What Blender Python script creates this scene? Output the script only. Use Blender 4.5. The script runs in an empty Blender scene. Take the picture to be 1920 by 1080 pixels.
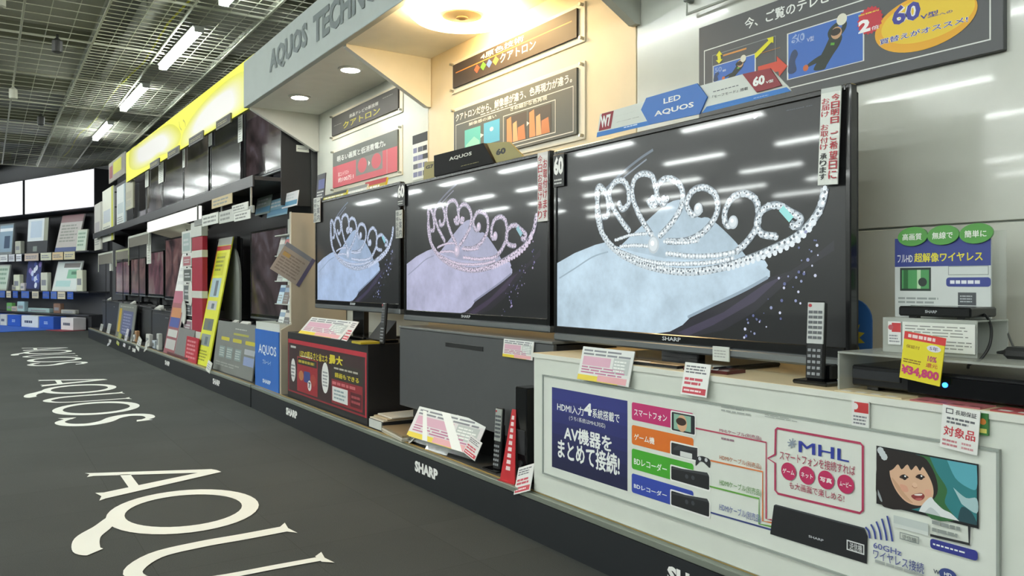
import bpy, bmesh, math, random
from mathutils import Matrix, Vector
random.seed(7)
R = math.radians
sc = bpy.context.scene
COL = sc.collection

# ------------------------------------------------------------------ camera, world, exposure
EYE = 1.013                       # camera height above the carpet (m)
YAW = 33.35                       # angle between the view axis and the display wall
F, CX, HY = 1500.0, 960.0, 530.0  # focal length in px of the 1920 px wide photo, horizon row
cam_d = bpy.data.cameras.new('camera')
cam_d.sensor_width = 36.0
cam_d.lens = F / 1920 * 36.0
cam_d.shift_y = (HY - 540.0) / 1920.0
cam_d.clip_start = 0.05
cam = bpy.data.objects.new('camera', cam_d)
cam.location = (0, 0, EYE)
cam.rotation_euler = (R(90), 0, R(90 - YAW))
COL.objects.link(cam)
sc.camera = cam

world = bpy.data.worlds.new('world'); sc.world = world
world.use_nodes = True
world.node_tree.nodes['Background'].inputs[0].default_value = (0.8, 0.9, 1.0, 1)
world.node_tree.nodes['Background'].inputs[1].default_value = 0.15
sc.view_settings.view_transform = 'Standard'
sc.view_settings.look = 'None'
sc.view_settings.gamma = 1.0
sc.view_settings.use_curve_mapping = False
sc.view_settings.exposure = 0.15
LAMP = 60.0                       # strength of the fluorescent tubes
RING = 30.0                       # strength of the warm ring lamp
SPOT = 105.0                       # strength of the downlights

# ------------------------------------------------------------------ measuring frames
_T = R(YAW)
_rt = Vector((math.sin(_T), math.cos(_T))); _fw = Vector((-math.cos(_T), math.sin(_T)))
class Frame:
    """A straight stretch of wall: x runs along it, y goes into it, z is up."""
    def __init__(s, th, J):
        s.a = R(th - YAW); s.J = Vector(J)
        s.m = Matrix.Translation((J[0], J[1], 0)) @ Matrix.Rotation(s.a, 4, 'Z') @ Matrix.Translation((-J[0], -J[1], 0))
        mi = s.m.inverted()
        s.o = (mi @ Vector((0, 0, 0))).xy
        s.mi3 = mi.to_3x3()
    def _d(s, px):
        d = _fw + _rt * ((px - CX) / F)
        return (s.mi3 @ Vector((d.x, d.y, 0))).xy
    def V(s, px, py, y):
        d = s._d(px); t = (y - s.o.y) / d.y
        return s.o.x + t * d.x, EYE + t * (HY - py) / F
    def X(s, px, y): return s.V(px, 0, y)[0]
    def Z(s, px, py, z):
        d = s._d(px); t = (z - EYE) * F / (HY - py)
        return s.o.x + t * d.x, s.o.y + t * d.y
FA = Frame(YAW, (0, 0))
FB = Frame(34.6, (-6.6, 1.8))
FC = Frame(54.0, (-17.3, 2.2))

# ------------------------------------------------------------------ materials
def lin(c):
    if isinstance(c, str):
        c = c.lstrip('#'); c = [int(c[i:i+2], 16) / 255 for i in (0, 2, 4)]
    return tuple((v / 12.92 if v <= 0.04045 else ((v + 0.055) / 1.055) ** 2.4) for v in c)
_mats = {}
def M(c, rough=0.5, metal=0.0, emit=0.0, coat=0.0, var=0.06, vscale=9.0, alpha=1.0, spec=0.5):
    key = (c, rough, metal, emit, coat, var, vscale, alpha, spec)
    if key in _mats: return _mats[key]
    m = bpy.data.materials.new('mat_' + str(c).strip('#')); m.use_nodes = True
    nt = m.node_tree; b = nt.nodes['Principled BSDF']; rgb = lin(c)
    b.inputs['Roughness'].default_value = rough
    b.inputs['Metallic'].default_value = metal
    b.inputs['Specular IOR Level'].default_value = spec
    if coat: b.inputs['Coat Weight'].default_value = coat; b.inputs['Coat Roughness'].default_value = 0.045
    if emit:
        b.inputs['Base Color'].default_value = (0.01, 0.01, 0.01, 1)
        b.inputs['Emission Color'].default_value = (*rgb, 1)
        b.inputs['Emission Strength'].default_value = emit
    elif var:
        tc = nt.nodes.new('ShaderNodeTexCoord'); n = nt.nodes.new('ShaderNodeTexNoise')
        n.inputs['Scale'].default_value = vscale; n.inputs['Detail'].default_value = 3
        mx = nt.nodes.new('ShaderNodeMix'); mx.data_type = 'RGBA'
        mx.inputs[6].default_value = (*[v * (1 - var) for v in rgb], 1)
        mx.inputs[7].default_value = (*[min(1, v * (1 + var)) for v in rgb], 1)
        nt.links.new(tc.outputs['Object'], n.inputs['Vector'])
        nt.links.new(n.outputs['Fac'], mx.inputs[0]); nt.links.new(mx.outputs[2], b.inputs['Base Color'])
    else:
        b.inputs['Base Color'].default_value = (*rgb, 1)
    if alpha < 1: b.inputs['Alpha'].default_value = alpha
    _mats[key] = m
    return m
def clear_acrylic():
    if 'acr' in _mats: return _mats['acr']
    m = bpy.data.materials.new('clear_acrylic'); m.use_nodes = True
    nt = m.node_tree; nt.nodes.clear()
    o = nt.nodes.new('ShaderNodeOutputMaterial'); t = nt.nodes.new('ShaderNodeBsdfTransparent')
    g = nt.nodes.new('ShaderNodeBsdfGlossy'); g.inputs['Roughness'].default_value = 0.08
    d = nt.nodes.new('ShaderNodeBsdfDiffuse'); d.inputs['Color'].default_value = (0.7, 0.78, 0.75, 1)
    a = nt.nodes.new('ShaderNodeMixShader'); a.inputs[0].default_value = 0.10
    c = nt.nodes.new('ShaderNodeMixShader'); f = nt.nodes.new('ShaderNodeFresnel'); f.inputs[0].default_value = 1.45
    nt.links.new(t.outputs[0], a.inputs[1]); nt.links.new(d.outputs[0], a.inputs[2])
    nt.links.new(f.outputs[0], c.inputs[0]); nt.links.new(a.outputs[0], c.inputs[1]); nt.links.new(g.outputs[0], c.inputs[2])
    nt.links.new(c.outputs[0], o.inputs[0])
    _mats['acr'] = m
    return m
def carpet():
    m = bpy.data.materials.new('carpet'); m.use_nodes = True
    nt = m.node_tree; b = nt.nodes['Principled BSDF']; N = nt.nodes.new; L = nt.links.new
    tc = N('ShaderNodeTexCoord')
    br = N('ShaderNodeTexBrick'); br.offset = 0.0; br.squash = 1.0
    br.inputs['Scale'].default_value = 1.0; br.inputs['Brick Width'].default_value = 0.5; br.inputs['Row Height'].default_value = 0.5
    br.inputs['Mortar Size'].default_value = 0.002; br.inputs['Mortar Smooth'].default_value = 0.6
    br.inputs['Color1'].default_value = (*lin('#454846'), 1); br.inputs['Color2'].default_value = (*lin('#494c4a'), 1)
    br.inputs['Mortar'].default_value = (*lin('#3d3f3d'), 1)
    n = N('ShaderNodeTexNoise'); n.inputs['Scale'].default_value = 260; n.inputs['Detail'].default_value = 4
    n2 = N('ShaderNodeTexNoise'); n2.inputs['Scale'].default_value = 1.3; n2.inputs['Detail'].default_value = 3
    mx = N('ShaderNodeMix'); mx.data_type = 'RGBA'; mx.blend_type = 'OVERLAY'; mx.inputs[0].default_value = 0.35
    mx2 = N('ShaderNodeMix'); mx2.data_type = 'RGBA'; mx2.blend_type = 'OVERLAY'; mx2.inputs[0].default_value = 0.2
    bp = N('ShaderNodeBump'); bp.inputs['Strength'].default_value = 0.35; bp.inputs['Distance'].default_value = 0.004
    L(tc.outputs['Object'], br.inputs['Vector']); L(tc.outputs['Object'], n.inputs['Vector']); L(tc.outputs['Object'], n2.inputs['Vector'])
    L(br.outputs['Color'], mx.inputs[6]); L(n.outputs['Fac'], mx.inputs[7])
    L(mx.outputs[2], mx2.inputs[6]); L(n2.outputs['Fac'], mx2.inputs[7])
    L(mx2.outputs[2], b.inputs['Base Color']); L(n.outputs['Fac'], bp.inputs['Height']); L(bp.outputs[0], b.inputs['Normal'])
    b.inputs['Roughness'].default_value = 0.9; b.inputs['Specular IOR Level'].default_value = 0.2
    return m
def screen_noise(name, cols, scale, seed, emit=0.5, dist=1.5):
    """a moving-picture frame on a display: soft flowing bands of colour"""
    if name in _mats: return _mats[name]
    m = bpy.data.materials.new(name); m.use_nodes = True
    nt = m.node_tree; b = nt.nodes['Principled BSDF']; N = nt.nodes.new; L = nt.links.new
    tc = N('ShaderNodeTexCoord'); mp = N('ShaderNodeMapping'); mp.inputs['Location'].default_value = (seed, seed * 1.7, seed * .3)
    n = N('ShaderNodeTexNoise'); n.inputs['Scale'].default_value = scale; n.inputs['Detail'].default_value = 3
    n.inputs['Distortion'].default_value = dist
    cr = N('ShaderNodeValToRGB')
    while len(cr.color_ramp.elements) < len(cols): cr.color_ramp.elements.new(0.5)
    for i, c in enumerate(cols):
        cr.color_ramp.elements[i].position = 0.3 + 0.42 * i / (len(cols) - 1); cr.color_ramp.elements[i].color = (*lin(c), 1)
    L(tc.outputs['Object'], mp.inputs[0]); L(mp.outputs[0], n.inputs['Vector']); L(n.outputs['Fac'], cr.inputs[0])
    L(cr.outputs[0], b.inputs['Emission Color']); b.inputs['Emission Strength'].default_value = emit
    b.inputs['Base Color'].default_value = (0.012, 0.012, 0.014, 1); b.inputs['Roughness'].default_value = 0.12
    _mats[name] = m
    return m

# ------------------------------------------------------------------ mesh helpers
class MB:
    def __init__(s): s.v = []; s.f = []
    def add(s, vs, fs):
        k = len(s.v); s.v += [tuple(p) for p in vs]; s.f += [tuple(i + k for i in q) for q in fs]; return s
    def box(s, x0, x1, y0, y1, z0, z1, bev=0.0):
        x0, x1 = min(x0, x1), max(x0, x1); y0, y1 = min(y0, y1), max(y0, y1); z0, z1 = min(z0, z1), max(z0, z1)
        lo = (x0, y0, z0); hi = (x1, y1, z1)
        if bev <= 0:
            vs = [(hi[0] if i & 1 else lo[0], hi[1] if i & 2 else lo[1], hi[2] if i & 4 else lo[2]) for i in range(8)]
            return s.add(vs, [(0,2,3,1),(4,5,7,6),(0,1,5,4),(2,6,7,3),(0,4,6,2),(1,3,7,5)])
        bev = min(bev, 0.49 * min(x1-x0, y1-y0, z1-z0)); vs = []; ix = {}
        for c in range(8):
            for a in range(3):
                p = [hi[k] if c >> k & 1 else lo[k] for k in range(3)]
                for k in range(3):
                    if k != a: p[k] += -bev if c >> k & 1 else bev
                ix[c, a] = len(vs); vs.append(p)
        fs = [(ix[c,0], ix[c,1], ix[c,2]) for c in range(8)]
        for a in range(3):
            b, d = (a+1) % 3, (a+2) % 3
            for sd in (0, 1):
                q = [sd << a, (sd << a) | (1 << b), (sd << a) | (1 << b) | (1 << d), (sd << a) | (1 << d)]
                fs.append(tuple(ix[c, a] for c in q))
            for i in (0, 1):
                for j in (0, 1):
                    c0 = (i << b) | (j << d); c1 = c0 | (1 << a)
                    fs.append((ix[c0, b], ix[c1, b], ix[c1, d], ix[c0, d]))
        return s.add(vs, fs)
    def prism(s, pts, axis, a, b):
        n = len(pts)
        def P(p, w):
            return {'x': (w, p[0], p[1]), 'y': (p[0], w, p[1]), 'z': (p[0], p[1], w)}[axis]
        vs = [P(p, a) for p in pts] + [P(p, b) for p in pts]
        return s.add(vs, [tuple(range(n)), tuple(range(2*n-1, n-1, -1))] + [(i, (i+1) % n, n + (i+1) % n, n + i) for i in range(n)])
    def tube(s, pts, r, n=8, closed=False):
        pts = [Vector(p) for p in pts]; k = len(pts); vs = []; fs = []
        for i, p in enumerate(pts):
            d = (pts[(i+1) % k] - pts[i-1]) if closed else (pts[min(i+1, k-1)] - pts[max(i-1, 0)])
            d.normalize(); u = d.cross(Vector((0, 0, 1)))
            if u.length < 1e-3: u = d.cross(Vector((0, 1, 0)))
            u.normalize(); w = u.cross(d); rr = r[i] if isinstance(r, (list, tuple)) else r
            vs += [p + (u * math.cos(2*math.pi*j/n) + w * math.sin(2*math.pi*j/n)) * rr for j in range(n)]
        for i in range(k if closed else k - 1):
            for j in range(n):
                fs.append((i*n + j, i*n + (j+1) % n, ((i+1) % k)*n + (j+1) % n, ((i+1) % k)*n + j))
        if not closed: fs += [tuple(range(n-1, -1, -1)), tuple(range((k-1)*n, k*n))]
        return s.add(vs, fs)
    def lathe(s, prof, c, n=32):
        vs = []; fs = []; k = len(prof)
        for r, z in prof:
            vs += [(c[0] + r*math.cos(2*math.pi*j/n), c[1] + r*math.sin(2*math.pi*j/n), c[2] + z) for j in range(n)]
        for i in range(k-1):
            for j in range(n): fs.append((i*n+j, i*n+(j+1) % n, (i+1)*n+(j+1) % n, (i+1)*n+j))
        fs += [tuple(range(n-1, -1, -1)), tuple(range((k-1)*n, k*n))]
        return s.add(vs, fs)
    def mesh(s, name, org=(0, 0, 0), smooth=False):
        me = bpy.data.meshes.new(name)
        me.from_pydata([(v[0]-org[0], v[1]-org[1], v[2]-org[2]) for v in s.v], [], s.f)
        bm = bmesh.new(); bm.from_mesh(me); bmesh.ops.recalc_face_normals(bm, faces=bm.faces); bm.to_mesh(me); bm.free()
        if smooth: me.polygons.foreach_set('use_smooth', [True] * len(me.polygons))
        return me
def box(*a, **k): return MB().box(*a, **k)

class Thing:
    """a top-level Empty at the thing's base; parts are given in frame coordinates (or local ones when local=True)"""
    def __init__(s, name, label, cat, org, fr=FA, rot=(0, 0, 0), group=None, kind=None, local=False):
        o = bpy.data.objects.new(name, None); o.empty_display_size = 0.1; COL.objects.link(o)
        e = Matrix.Translation(org) @ Matrix.Rotation(rot[2], 4, 'Z') @ Matrix.Rotation(rot[1], 4, 'Y') @ Matrix.Rotation(rot[0], 4, 'X')
        o.matrix_world = fr.m @ e
        if label: o['label'] = label
        if cat: o['category'] = cat
        if group: o['group'] = group
        if kind: o['kind'] = kind
        s.o = o; s.org = (0, 0, 0) if local else org
    def part(s, name, mb, mat, parent=None, smooth=False, label=None):
        me = mb.mesh(name, s.org, smooth); me.materials.append(mat)
        return s.link(name, me, parent, label)
    def link(s, name, me, parent=None, label=None):
        o = bpy.data.objects.new(name, me); COL.objects.link(o); o.parent = parent or s.o
        if label: o['label'] = label
        return o
def struct(name, mb, mat, fr=FA):
    me = mb.mesh(name); me.materials.append(mat)
    o = bpy.data.objects.new(name, me); COL.objects.link(o); o.matrix_world = fr.m.copy(); o['kind'] = 'structure'
    return o
def child(parent, name, mb, mat, smooth=False):
    me = mb.mesh(name, (0, 0, 0), smooth); me.materials.append(mat)
    o = bpy.data.objects.new(name, me); COL.objects.link(o); o.parent = parent
    return o

# ------------------------------------------------------------------ flat print (lettering, posters, screen pictures)
_tx = {}
def glyphs(body, bold=0.0, res=2):
    if any(ord(c) > 0x2e80 for c in body): bold = 0.0
    k = (body, bold, res)
    if k not in _tx:
        cu = bpy.data.curves.new('t', 'FONT'); cu.body = body; cu.resolution_u = res; cu.offset = bold
        ob = bpy.data.objects.new('t', cu); COL.objects.link(ob); me = ob.to_mesh()
        vs = [(v.co.x, v.co.y) for v in me.vertices]; fs = [tuple(p.vertices) for p in me.polygons]
        ob.to_mesh_clear(); bpy.data.objects.remove(ob); bpy.data.curves.remove(cu)
        xs = [v[0] for v in vs]; ys = [v[1] for v in vs]
        _tx[k] = (vs, fs, min(xs), max(xs), min(ys), max(ys))
    return _tx[k]
def spline(pts, n=10, closed=False):
    out = []; k = len(pts)
    for i in range(k if closed else k - 1):
        if closed: p = [pts[(i + j) % k] for j in (-1, 0, 1, 2)]
        else: p = [pts[max(0, i-1)], pts[i], pts[min(k-1, i+1)], pts[min(k-1, i+2)]]
        for j in range(n):
            t = j / n
            out.append(tuple(0.5 * (2*p[1][a] + (p[2][a]-p[0][a])*t + (2*p[0][a]-5*p[1][a]+4*p[2][a]-p[3][a])*t*t + (3*p[1][a]-p[0][a]-3*p[2][a]+p[3][a])*t**3) for a in range(len(p[0]))))
    if not closed: out.append(tuple(pts[-1]))
    return out
class Print:
    """Flat print on an upright face that looks towards -y; positions are (x, z) on that face.
    A mapping mp turns other units (photo measurements taken on that face) into (x, z)."""
    def __init__(s, y, mp=None, emit=0.0, rough=0.5, step=0.00025, tint=None):
        s.y = y; s.mp = mp or (lambda a, b: (a, b)); s.emit = emit; s.rough = rough; s.step = step
        s.k = 0; s.v = []; s.f = []; s.mi = []; s.cols = []; s.tint = tint
    def _emit(s, pts2, faces, c):
        s.k += 1; y = s.y - s.step * (1 + s.k * 0.12); b = len(s.v)
        s.v += [(p[0], y, p[1]) for p in pts2]
        if c not in s.cols: s.cols.append(c)
        i = s.cols.index(c)
        for f in faces: s.f.append(tuple(q + b for q in f)); s.mi.append(i)
        return s
    def poly(s, pts, c): return s._emit([s.mp(*p) for p in pts], [tuple(range(len(pts)))], c)
    def box4(s, ll, ur):
        a = s.mp(*ll); b = s.mp(*ur); return min(a[0], b[0]), min(a[1], b[1]), max(a[0], b[0]), max(a[1], b[1])
    def rect(s, ll, ur, c, r=0.0):
        x0, z0, x1, z1 = s.box4(ll, ur)
        if r:
            r *= min(x1-x0, z1-z0); p = []
            for cx, cz, a0 in ((x1-r, z1-r, 0), (x0+r, z1-r, 90), (x0+r, z0+r, 180), (x1-r, z0+r, 270)):
                p += [(cx + r*math.cos(R(a0+a)), cz + r*math.sin(R(a0+a))) for a in (0, 30, 60, 90)]
        else: p = [(x0, z0), (x1, z0), (x1, z1), (x0, z1)]
        return s._emit(p, [tuple(range(len(p)))], c)
    def outline(s, ll, ur, w, c):
        x0, z0, x1, z1 = s.box4(ll, ur)
        p = [(x0, z0), (x1, z0), (x1, z1), (x0, z1), (x0+w, z0+w), (x1-w, z0+w), (x1-w, z1-w), (x0+w, z1-w)]
        return s._emit(p, [(0,1,5,4),(1,2,6,5),(2,3,7,6),(3,0,4,7)], c)
    def line(s, pts, w, c, mapped=False, closed=False):
        q = [Vector(p) if mapped else Vector(s.mp(*p)) for p in pts]; n = len(q); vs = []; fs = []
        for i in range(n):
            d = (q[(i+1) % n] - q[i-1]) if closed else (q[min(i+1, n-1)] - q[max(i-1, 0)])
            d.normalize(); u = Vector((-d.y, d.x)); ww = (w[i] if isinstance(w, (list, tuple)) else w) / 2
            vs += [q[i] + u*ww, q[i] - u*ww]
        for i in range(n if closed else n-1):
            j = (i+1) % n; fs.append((2*i, 2*i+1, 2*j+1, 2*j))
        return s._emit(vs, fs, c)
    def disc(s, c0, rx, c, rz=None, n=20, rot=0.0):
        x, z = s.mp(*c0); rz = rz or rx; co, si = math.cos(rot), math.sin(rot)
        p = [(rx*math.cos(2*math.pi*i/n), rz*math.sin(2*math.pi*i/n)) for i in range(n)]
        return s._emit([(x + a*co - b*si, z + a*si + b*co) for a, b in p], [tuple(range(n))], c)
    def burst(s, c0, r, c, n=16, k=0.86):
        x, z = s.mp(*c0)
        p = [(x + r*(1 if i % 2 else k)*math.cos(math.pi*i/n), z + r*(1 if i % 2 else k)*math.sin(math.pi*i/n)) for i in range(2*n)]
        return s._emit(p, [tuple(range(2*n))], c)
    def text(s, body, ll, ur, c, bold=0.0, skew=0.0, keep=False, box=None, res=2):
        vs, fs, ax, bx, ay, by = glyphs(body, bold, res)
        x0, z0, x1, z1 = box or s.box4(ll, ur)
        sx = (x1-x0) / (bx-ax); sz = (z1-z0) / (by-ay)
        if keep: sx = sz = min(sx, sz)
        if bold and any(ord(c) > 0x2e80 for c in body):
            w = bold * 0.7
            for a, b in ((-w, 0), (w, 0), (0, w*.8), (0, -w*.8)):
                s._emit([(x0 + (v[0]+a-ax)*sx + skew*(v[1]-ay)*sz, z0 + (v[1]+b-ay)*sz) for v in vs], fs, c)
            return s
        return s._emit([(x0 + (v[0]-ax)*sx + skew*(v[1]-ay)*sz, z0 + (v[1]-ay)*sz) for v in vs], fs, c)
    def column(s, body, ll, ur, c, bold=0.0):
        x0, z0, x1, z1 = s.box4(ll, ur); n = len(body); h = (z1-z0) / n
        for i, ch in enumerate(body):
            if ch != ' ': s.text(ch, None, None, c, bold, box=(x0, z1-(i+0.93)*h, x1, z1-(i+0.07)*h))
        return s
    def lines(s, ll, ur, n, c, fill=0.5, words=4):
        """print too small to read: broken hairlines"""
        x0, z0, x1, z1 = s.box4(ll, ur); h = (z1-z0) / n
        for i in range(n):
            zc = z1 - (i+0.5)*h; x = x0; e = x1 - random.random()*0.25*(x1-x0)
            while x < e:
                w = (x1-x0) / words * random.uniform(0.5, 1.2); xe = min(x+w, e)
                s._emit([(x, zc-h*fill/2), (xe, zc-h*fill/2), (xe, zc+h*fill/2), (x, zc+h*fill/2)], [(0,1,2,3)], c); s.k -= 1
                x = xe + (x1-x0)*0.03
        s.k += 1
        return s
    def done(s, thing, name='print', parent=None, label=None):
        me = bpy.data.meshes.new(name); o = thing.org
        me.from_pydata([(v[0]-o[0], v[1]-o[1], v[2]-o[2]) for v in s.v], [], s.f)
        for c in s.cols:
            if s.emit:
                rgb = c
                if s.tint:
                    cc = c.lstrip('#'); rgb = '#' + ''.join('%02x' % min(255, int(int(cc[i:i+2], 16) * t)) for i, t in zip((0, 2, 4), s.tint))
                me.materials.append(cloth_mat(rgb, s.emit) if c in ('#b3c9d7', '#a3b8c5') else M(rgb, 0.32, emit=s.emit, coat=0.7))
            else: me.materials.append(M(c, s.rough, var=0.03))
        me.polygons.foreach_set('material_index', s.mi)
        bm = bmesh.new(); bm.from_mesh(me)
        for f in bm.faces:
            f.normal_update()
            if f.normal.y > 0: f.normal_flip()
        bm.to_mesh(me); bm.free()
        return thing.link(name, me, parent, label)
def cloth_mat(c, emit):
    """terry towel in the screen picture: fine mottled nap"""
    key = ('cloth', c, emit)
    if key in _mats: return _mats[key]
    m = M(c, 0.32, emit=emit * 1.0001, coat=0.7); nt = m.node_tree; b = nt.nodes['Principled BSDF']; N = nt.nodes.new; L = nt.links.new
    tc = N('ShaderNodeTexCoord'); n1 = N('ShaderNodeTexNoise'); n1.inputs['Scale'].default_value = 7; n1.inputs['Detail'].default_value = 8; n1.inputs['Roughness'].default_value = 0.65
    cr = N('ShaderNodeValToRGB'); rgb = lin(c)
    cr.color_ramp.elements[0].position = 0.3; cr.color_ramp.elements[0].color = (*[v * 0.80 for v in rgb], 1)
    cr.color_ramp.elements[1].position = 0.68; cr.color_ramp.elements[1].color = (*[min(1, v * 1.22) for v in rgb], 1)
    L(tc.outputs['Object'], n1.inputs['Vector']); L(n1.outputs['Fac'], cr.inputs[0]); L(cr.outputs[0], b.inputs['Emission Color'])
    _mats[key] = m
    return m
def crop(x0, y0, k): return lambda x, y: (x0 + x / k, y0 + y / k)
def on(fr, y, cr=None):
    """photo measurements (optionally read in an enlarged crop) -> (x, z) on the face y of a wall stretch"""
    if cr is None: return lambda a, b: fr.V(a, b, y)
    return lambda a, b: fr.V(*cr(a, b), y)

# ------------------------------------------------------------------ the setting
WY = 2.36                                    # face of the white display wall
struct('floor', box(-28, 9, -17, 6, -0.1, 0.0), carpet())
ceil = struct('ceiling', box(-28, 9, -17, 6, 4.3, 4.4), M('#a9aa9a', 0.8))
struct('wall_left', box(-28, 9, -17.2, -17.0, 0, 4.3), M('#b4b8b2', 0.6))
struct('wall_front', box(9, 9.2, -17.2, 6, 0, 4.3), M('#9a9e9a', 0.6))
struct('wall_end', box(-28.2, -28, -17.2, 6, 0, 4.3), M('#3a3c3e', 0.6))
struct('wall_rear', box(-28, 9, 6, 6.2, 0, 4.3), M('#2c2d2f', 0.7))
wr = struct('wall_right', box(-6.62, 9, WY + 0.012, WY + 0.2, 0, 3.25), M('#a9aea6', 0.5))
wrr = struct('wall_right_rear', box(-17.4, -6.62, 2.32, 2.5, 0, 2.88), M('#424345', 0.5), FB)
wb = struct('wall_back', box(-28, -16.9, 2.95, 3.15, 0, 4.3), M('#5e5f62', 0.6), FC)
# wall panels with joints
white_p = M('#d3d7cd', 0.45); cream_p = M('#e6d6b4', 0.5); gloss_p = M('#cfd2c8', 0.16, coat=0.4)
for x0, x1, z0, z1, m in [(-6.6, -4.56, 0.18, 1.18, white_p), (-6.6, -4.56, 1.186, 3.2, white_p),
                          (-4.554, -2.606, 0.18, 1.18, cream_p), (-4.554, -2.606, 1.186, 3.2, cream_p),
                          (-2.6, -0.78, 0.18, 1.18, gloss_p), (-2.6, -0.78, 1.186, 3.2, gloss_p),
                          (-0.774, 1.1, 0.18, 1.18, gloss_p), (-0.774, 1.1, 1.186, 3.2, gloss_p), (1.106, 3.0, 0.18, 3.2, gloss_p)]:
    child(wr, 'wall_panel', box(x0, x1, WY, WY + 0.012, z0, z1, bev=0.002), m)

# suspended wire grid under the dark ceiling
GZ = 3.56
wire = M('#dcdeca', 0.45)
PX, PY, rw = 1.8, 0.65, 0.0035
def grid_mesh(nx, ny):
    gp = MB()
    for i in range(1, nx): gp.box(i*PX/nx - rw, i*PX/nx + rw, 0, PY, GZ, GZ + 2*rw)
    for j in range(1, ny): gp.box(0, PX, j*PY/ny - rw, j*PY/ny + rw, GZ + 2*rw, GZ + 4*rw)
    for y in (0, PY): gp.box(0, PX, y - 0.009 if y else y, y if y else y + 0.009, GZ - 0.006, GZ + 0.014)
    for x in (0, PX): gp.box(x - 0.007 if x else x, x if x else x + 0.007, 0, PY, GZ - 0.006, GZ + 0.014)
    me = gp.mesh('wire_grid_panel'); me.materials.append(wire)
    return me
dense, coarse = grid_mesh(14, 4), grid_mesh(7, 3)
for i in range(13):
    for j in range(-6, 6):
        o = bpy.data.objects.new('wire_grid_panel', dense if j >= 0 else coarse); COL.objects.link(o); o.parent = ceil
        o.location = (-20.4 + i*1.805, 0.95 + j*0.652, 0)
for y in (-0.354, 0.942, 2.25, 3.55):
    child(ceil, 'carrier_rail', box(-20.4, 3.0, y - 0.02, y + 0.012, GZ + 0.016, GZ + 0.05), M('#c2c4b6', 0.4))
duct = M('#8b8d80', 0.55)
for y, w, h in ((-0.4, 0.5, 0.26), (1.4, 0.35, 0.2)):
    d = MB().box(-26, 3, y, y + w, 3.85, 3.85 + h, bev=0.02)
    for x in range(-25, 3, 2): d.box(x, x + 0.05, y - 0.02, y + w + 0.02, 3.83, 3.87 + h)
    child(ceil, 'duct', d, duct)
for x in range(-24, 3, 3):
    child(ceil, 'beam', box(x, x + 0.18, -17, 6, 4.1, 4.3), M('#7d7e6a', 0.7))
for i, (x, y) in enumerate([(-9.5, 0.62), (-12.2, 0.3), (-14.0, 0.7), (-8.2, 0.1)]):
    child(ceil, 'track_spot', MB().lathe([(0.03, 0), (0.05, 0.01), (0.05, 0.12), (0.02, 0.15)], (x, y, GZ - 0.17), 14).box(x - 0.012, x + 0.012, y - 0.012, y + 0.012, GZ - 0.03, GZ + 0.02), M('#c9c9b8' if i % 2 else '#3b3b39', 0.5))
t = Thing('power_cable', 'yellow cable running along the ceiling wire grid beside the lamps', 'cable', (-8, 1.62, GZ + 0.03), FB)
t.part('cable', MB().tube([(-19 + i*0.8, 1.60 + 0.03*math.sin(i*1.3), GZ + 0.045 + 0.012*math.sin(i*2.1)) for i in range(20)], 0.011, 6), M('#d6d23a', 0.5))

# fluorescent ceiling lights: visible row over the shelf edge, further rows over the aisles with the farthest columns added
def ceiling_light(x, y, label, group):
    z = 3.545
    t = Thing('ceiling_light', label, 'ceiling light', (x, y, z - 0.055), FB, group=group)
    t.part('housing', MB().prism([(y-0.06, z), (y-0.035, z-0.022), (y+0.035, z-0.022), (y+0.06, z)], 'x', x-0.86, x+0.86), M('#dfe2dc', 0.4))
    for s in (-1, 1):
        t.part('tube', MB().tube([(x-0.82, y+s*0.024, z-0.038), (x+0.82, y+s*0.024, z-0.038)], 0.0165, 10), M('#f2f8f5', emit=LAMP))
    for s in (-1, 1): t.part('end_cap', MB().box(x+s*0.86-0.014, x+s*0.86+0.014, y-0.045, y+0.045, z-0.058, z, bev=0.004), M('#d8dbd5', 0.5))
for x, lb in ((-6.55, 'lit fluorescent ceiling light nearest the grey canopy, cut by the top edge'),
              (-9.16, 'lit fluorescent ceiling light, second in the row from the grey canopy'),
              (-11.9, 'lit fluorescent ceiling light, third in the row from the grey canopy'),
              (-14.8, 'lit fluorescent ceiling light at the far end of the row by the back wall')):
    ceiling_light(x, 1.80, lb, 'row of ceiling lights over the shelf')
for j in range(7):
    for i in range(-2, 9):  # the farthest columns are added to brighten the back wall shelves
        ceiling_light(-17.5 + i*2.9, -0.95 - j*2.3, 'lit fluorescent ceiling light over the aisle, seen only as screen reflections; farthest columns added', 'ceiling lights over the aisle, farthest columns added')

# letters laid on the carpet: flared capitals
def ell(cx, cy, rx, ry, n=40, rot=0.0):
    return [(cx + rx*math.cos(a)*math.cos(rot) - ry*math.sin(a)*math.sin(rot), cy + rx*math.cos(a)*math.sin(rot) + ry*math.sin(a)*math.cos(rot)) for a in [2*math.pi*i/n for i in range(n)]]
def ring_mesh(mb, o, i):
    n = len(o); mb.add([(p[0], p[1], 0.003) for p in o] + [(p[0], p[1], 0.003) for p in i], [(k, (k+1) % n, n+(k+1) % n, n+k) for k in range(n)])
def flat(mb, pts): mb.add([(p[0], p[1], 0.003) for p in pts], [tuple(range(len(pts)))])
def ribbon(mb, pts, ws):
    q = [Vector(p) for p in pts]; vs = []
    for i in range(len(q)):
        d = q[min(i+1, len(q)-1)] - q[max(i-1, 0)]; d.normalize(); u = Vector((-d.y, d.x))
        vs += [(*(q[i] + u*ws[i]/2), 0.003), (*(q[i] - u*ws[i]/2), 0.003)]
    mb.add(vs, [(2*i, 2*i+1, 2*i+3, 2*i+2) for i in range(len(q)-1)])
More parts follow.
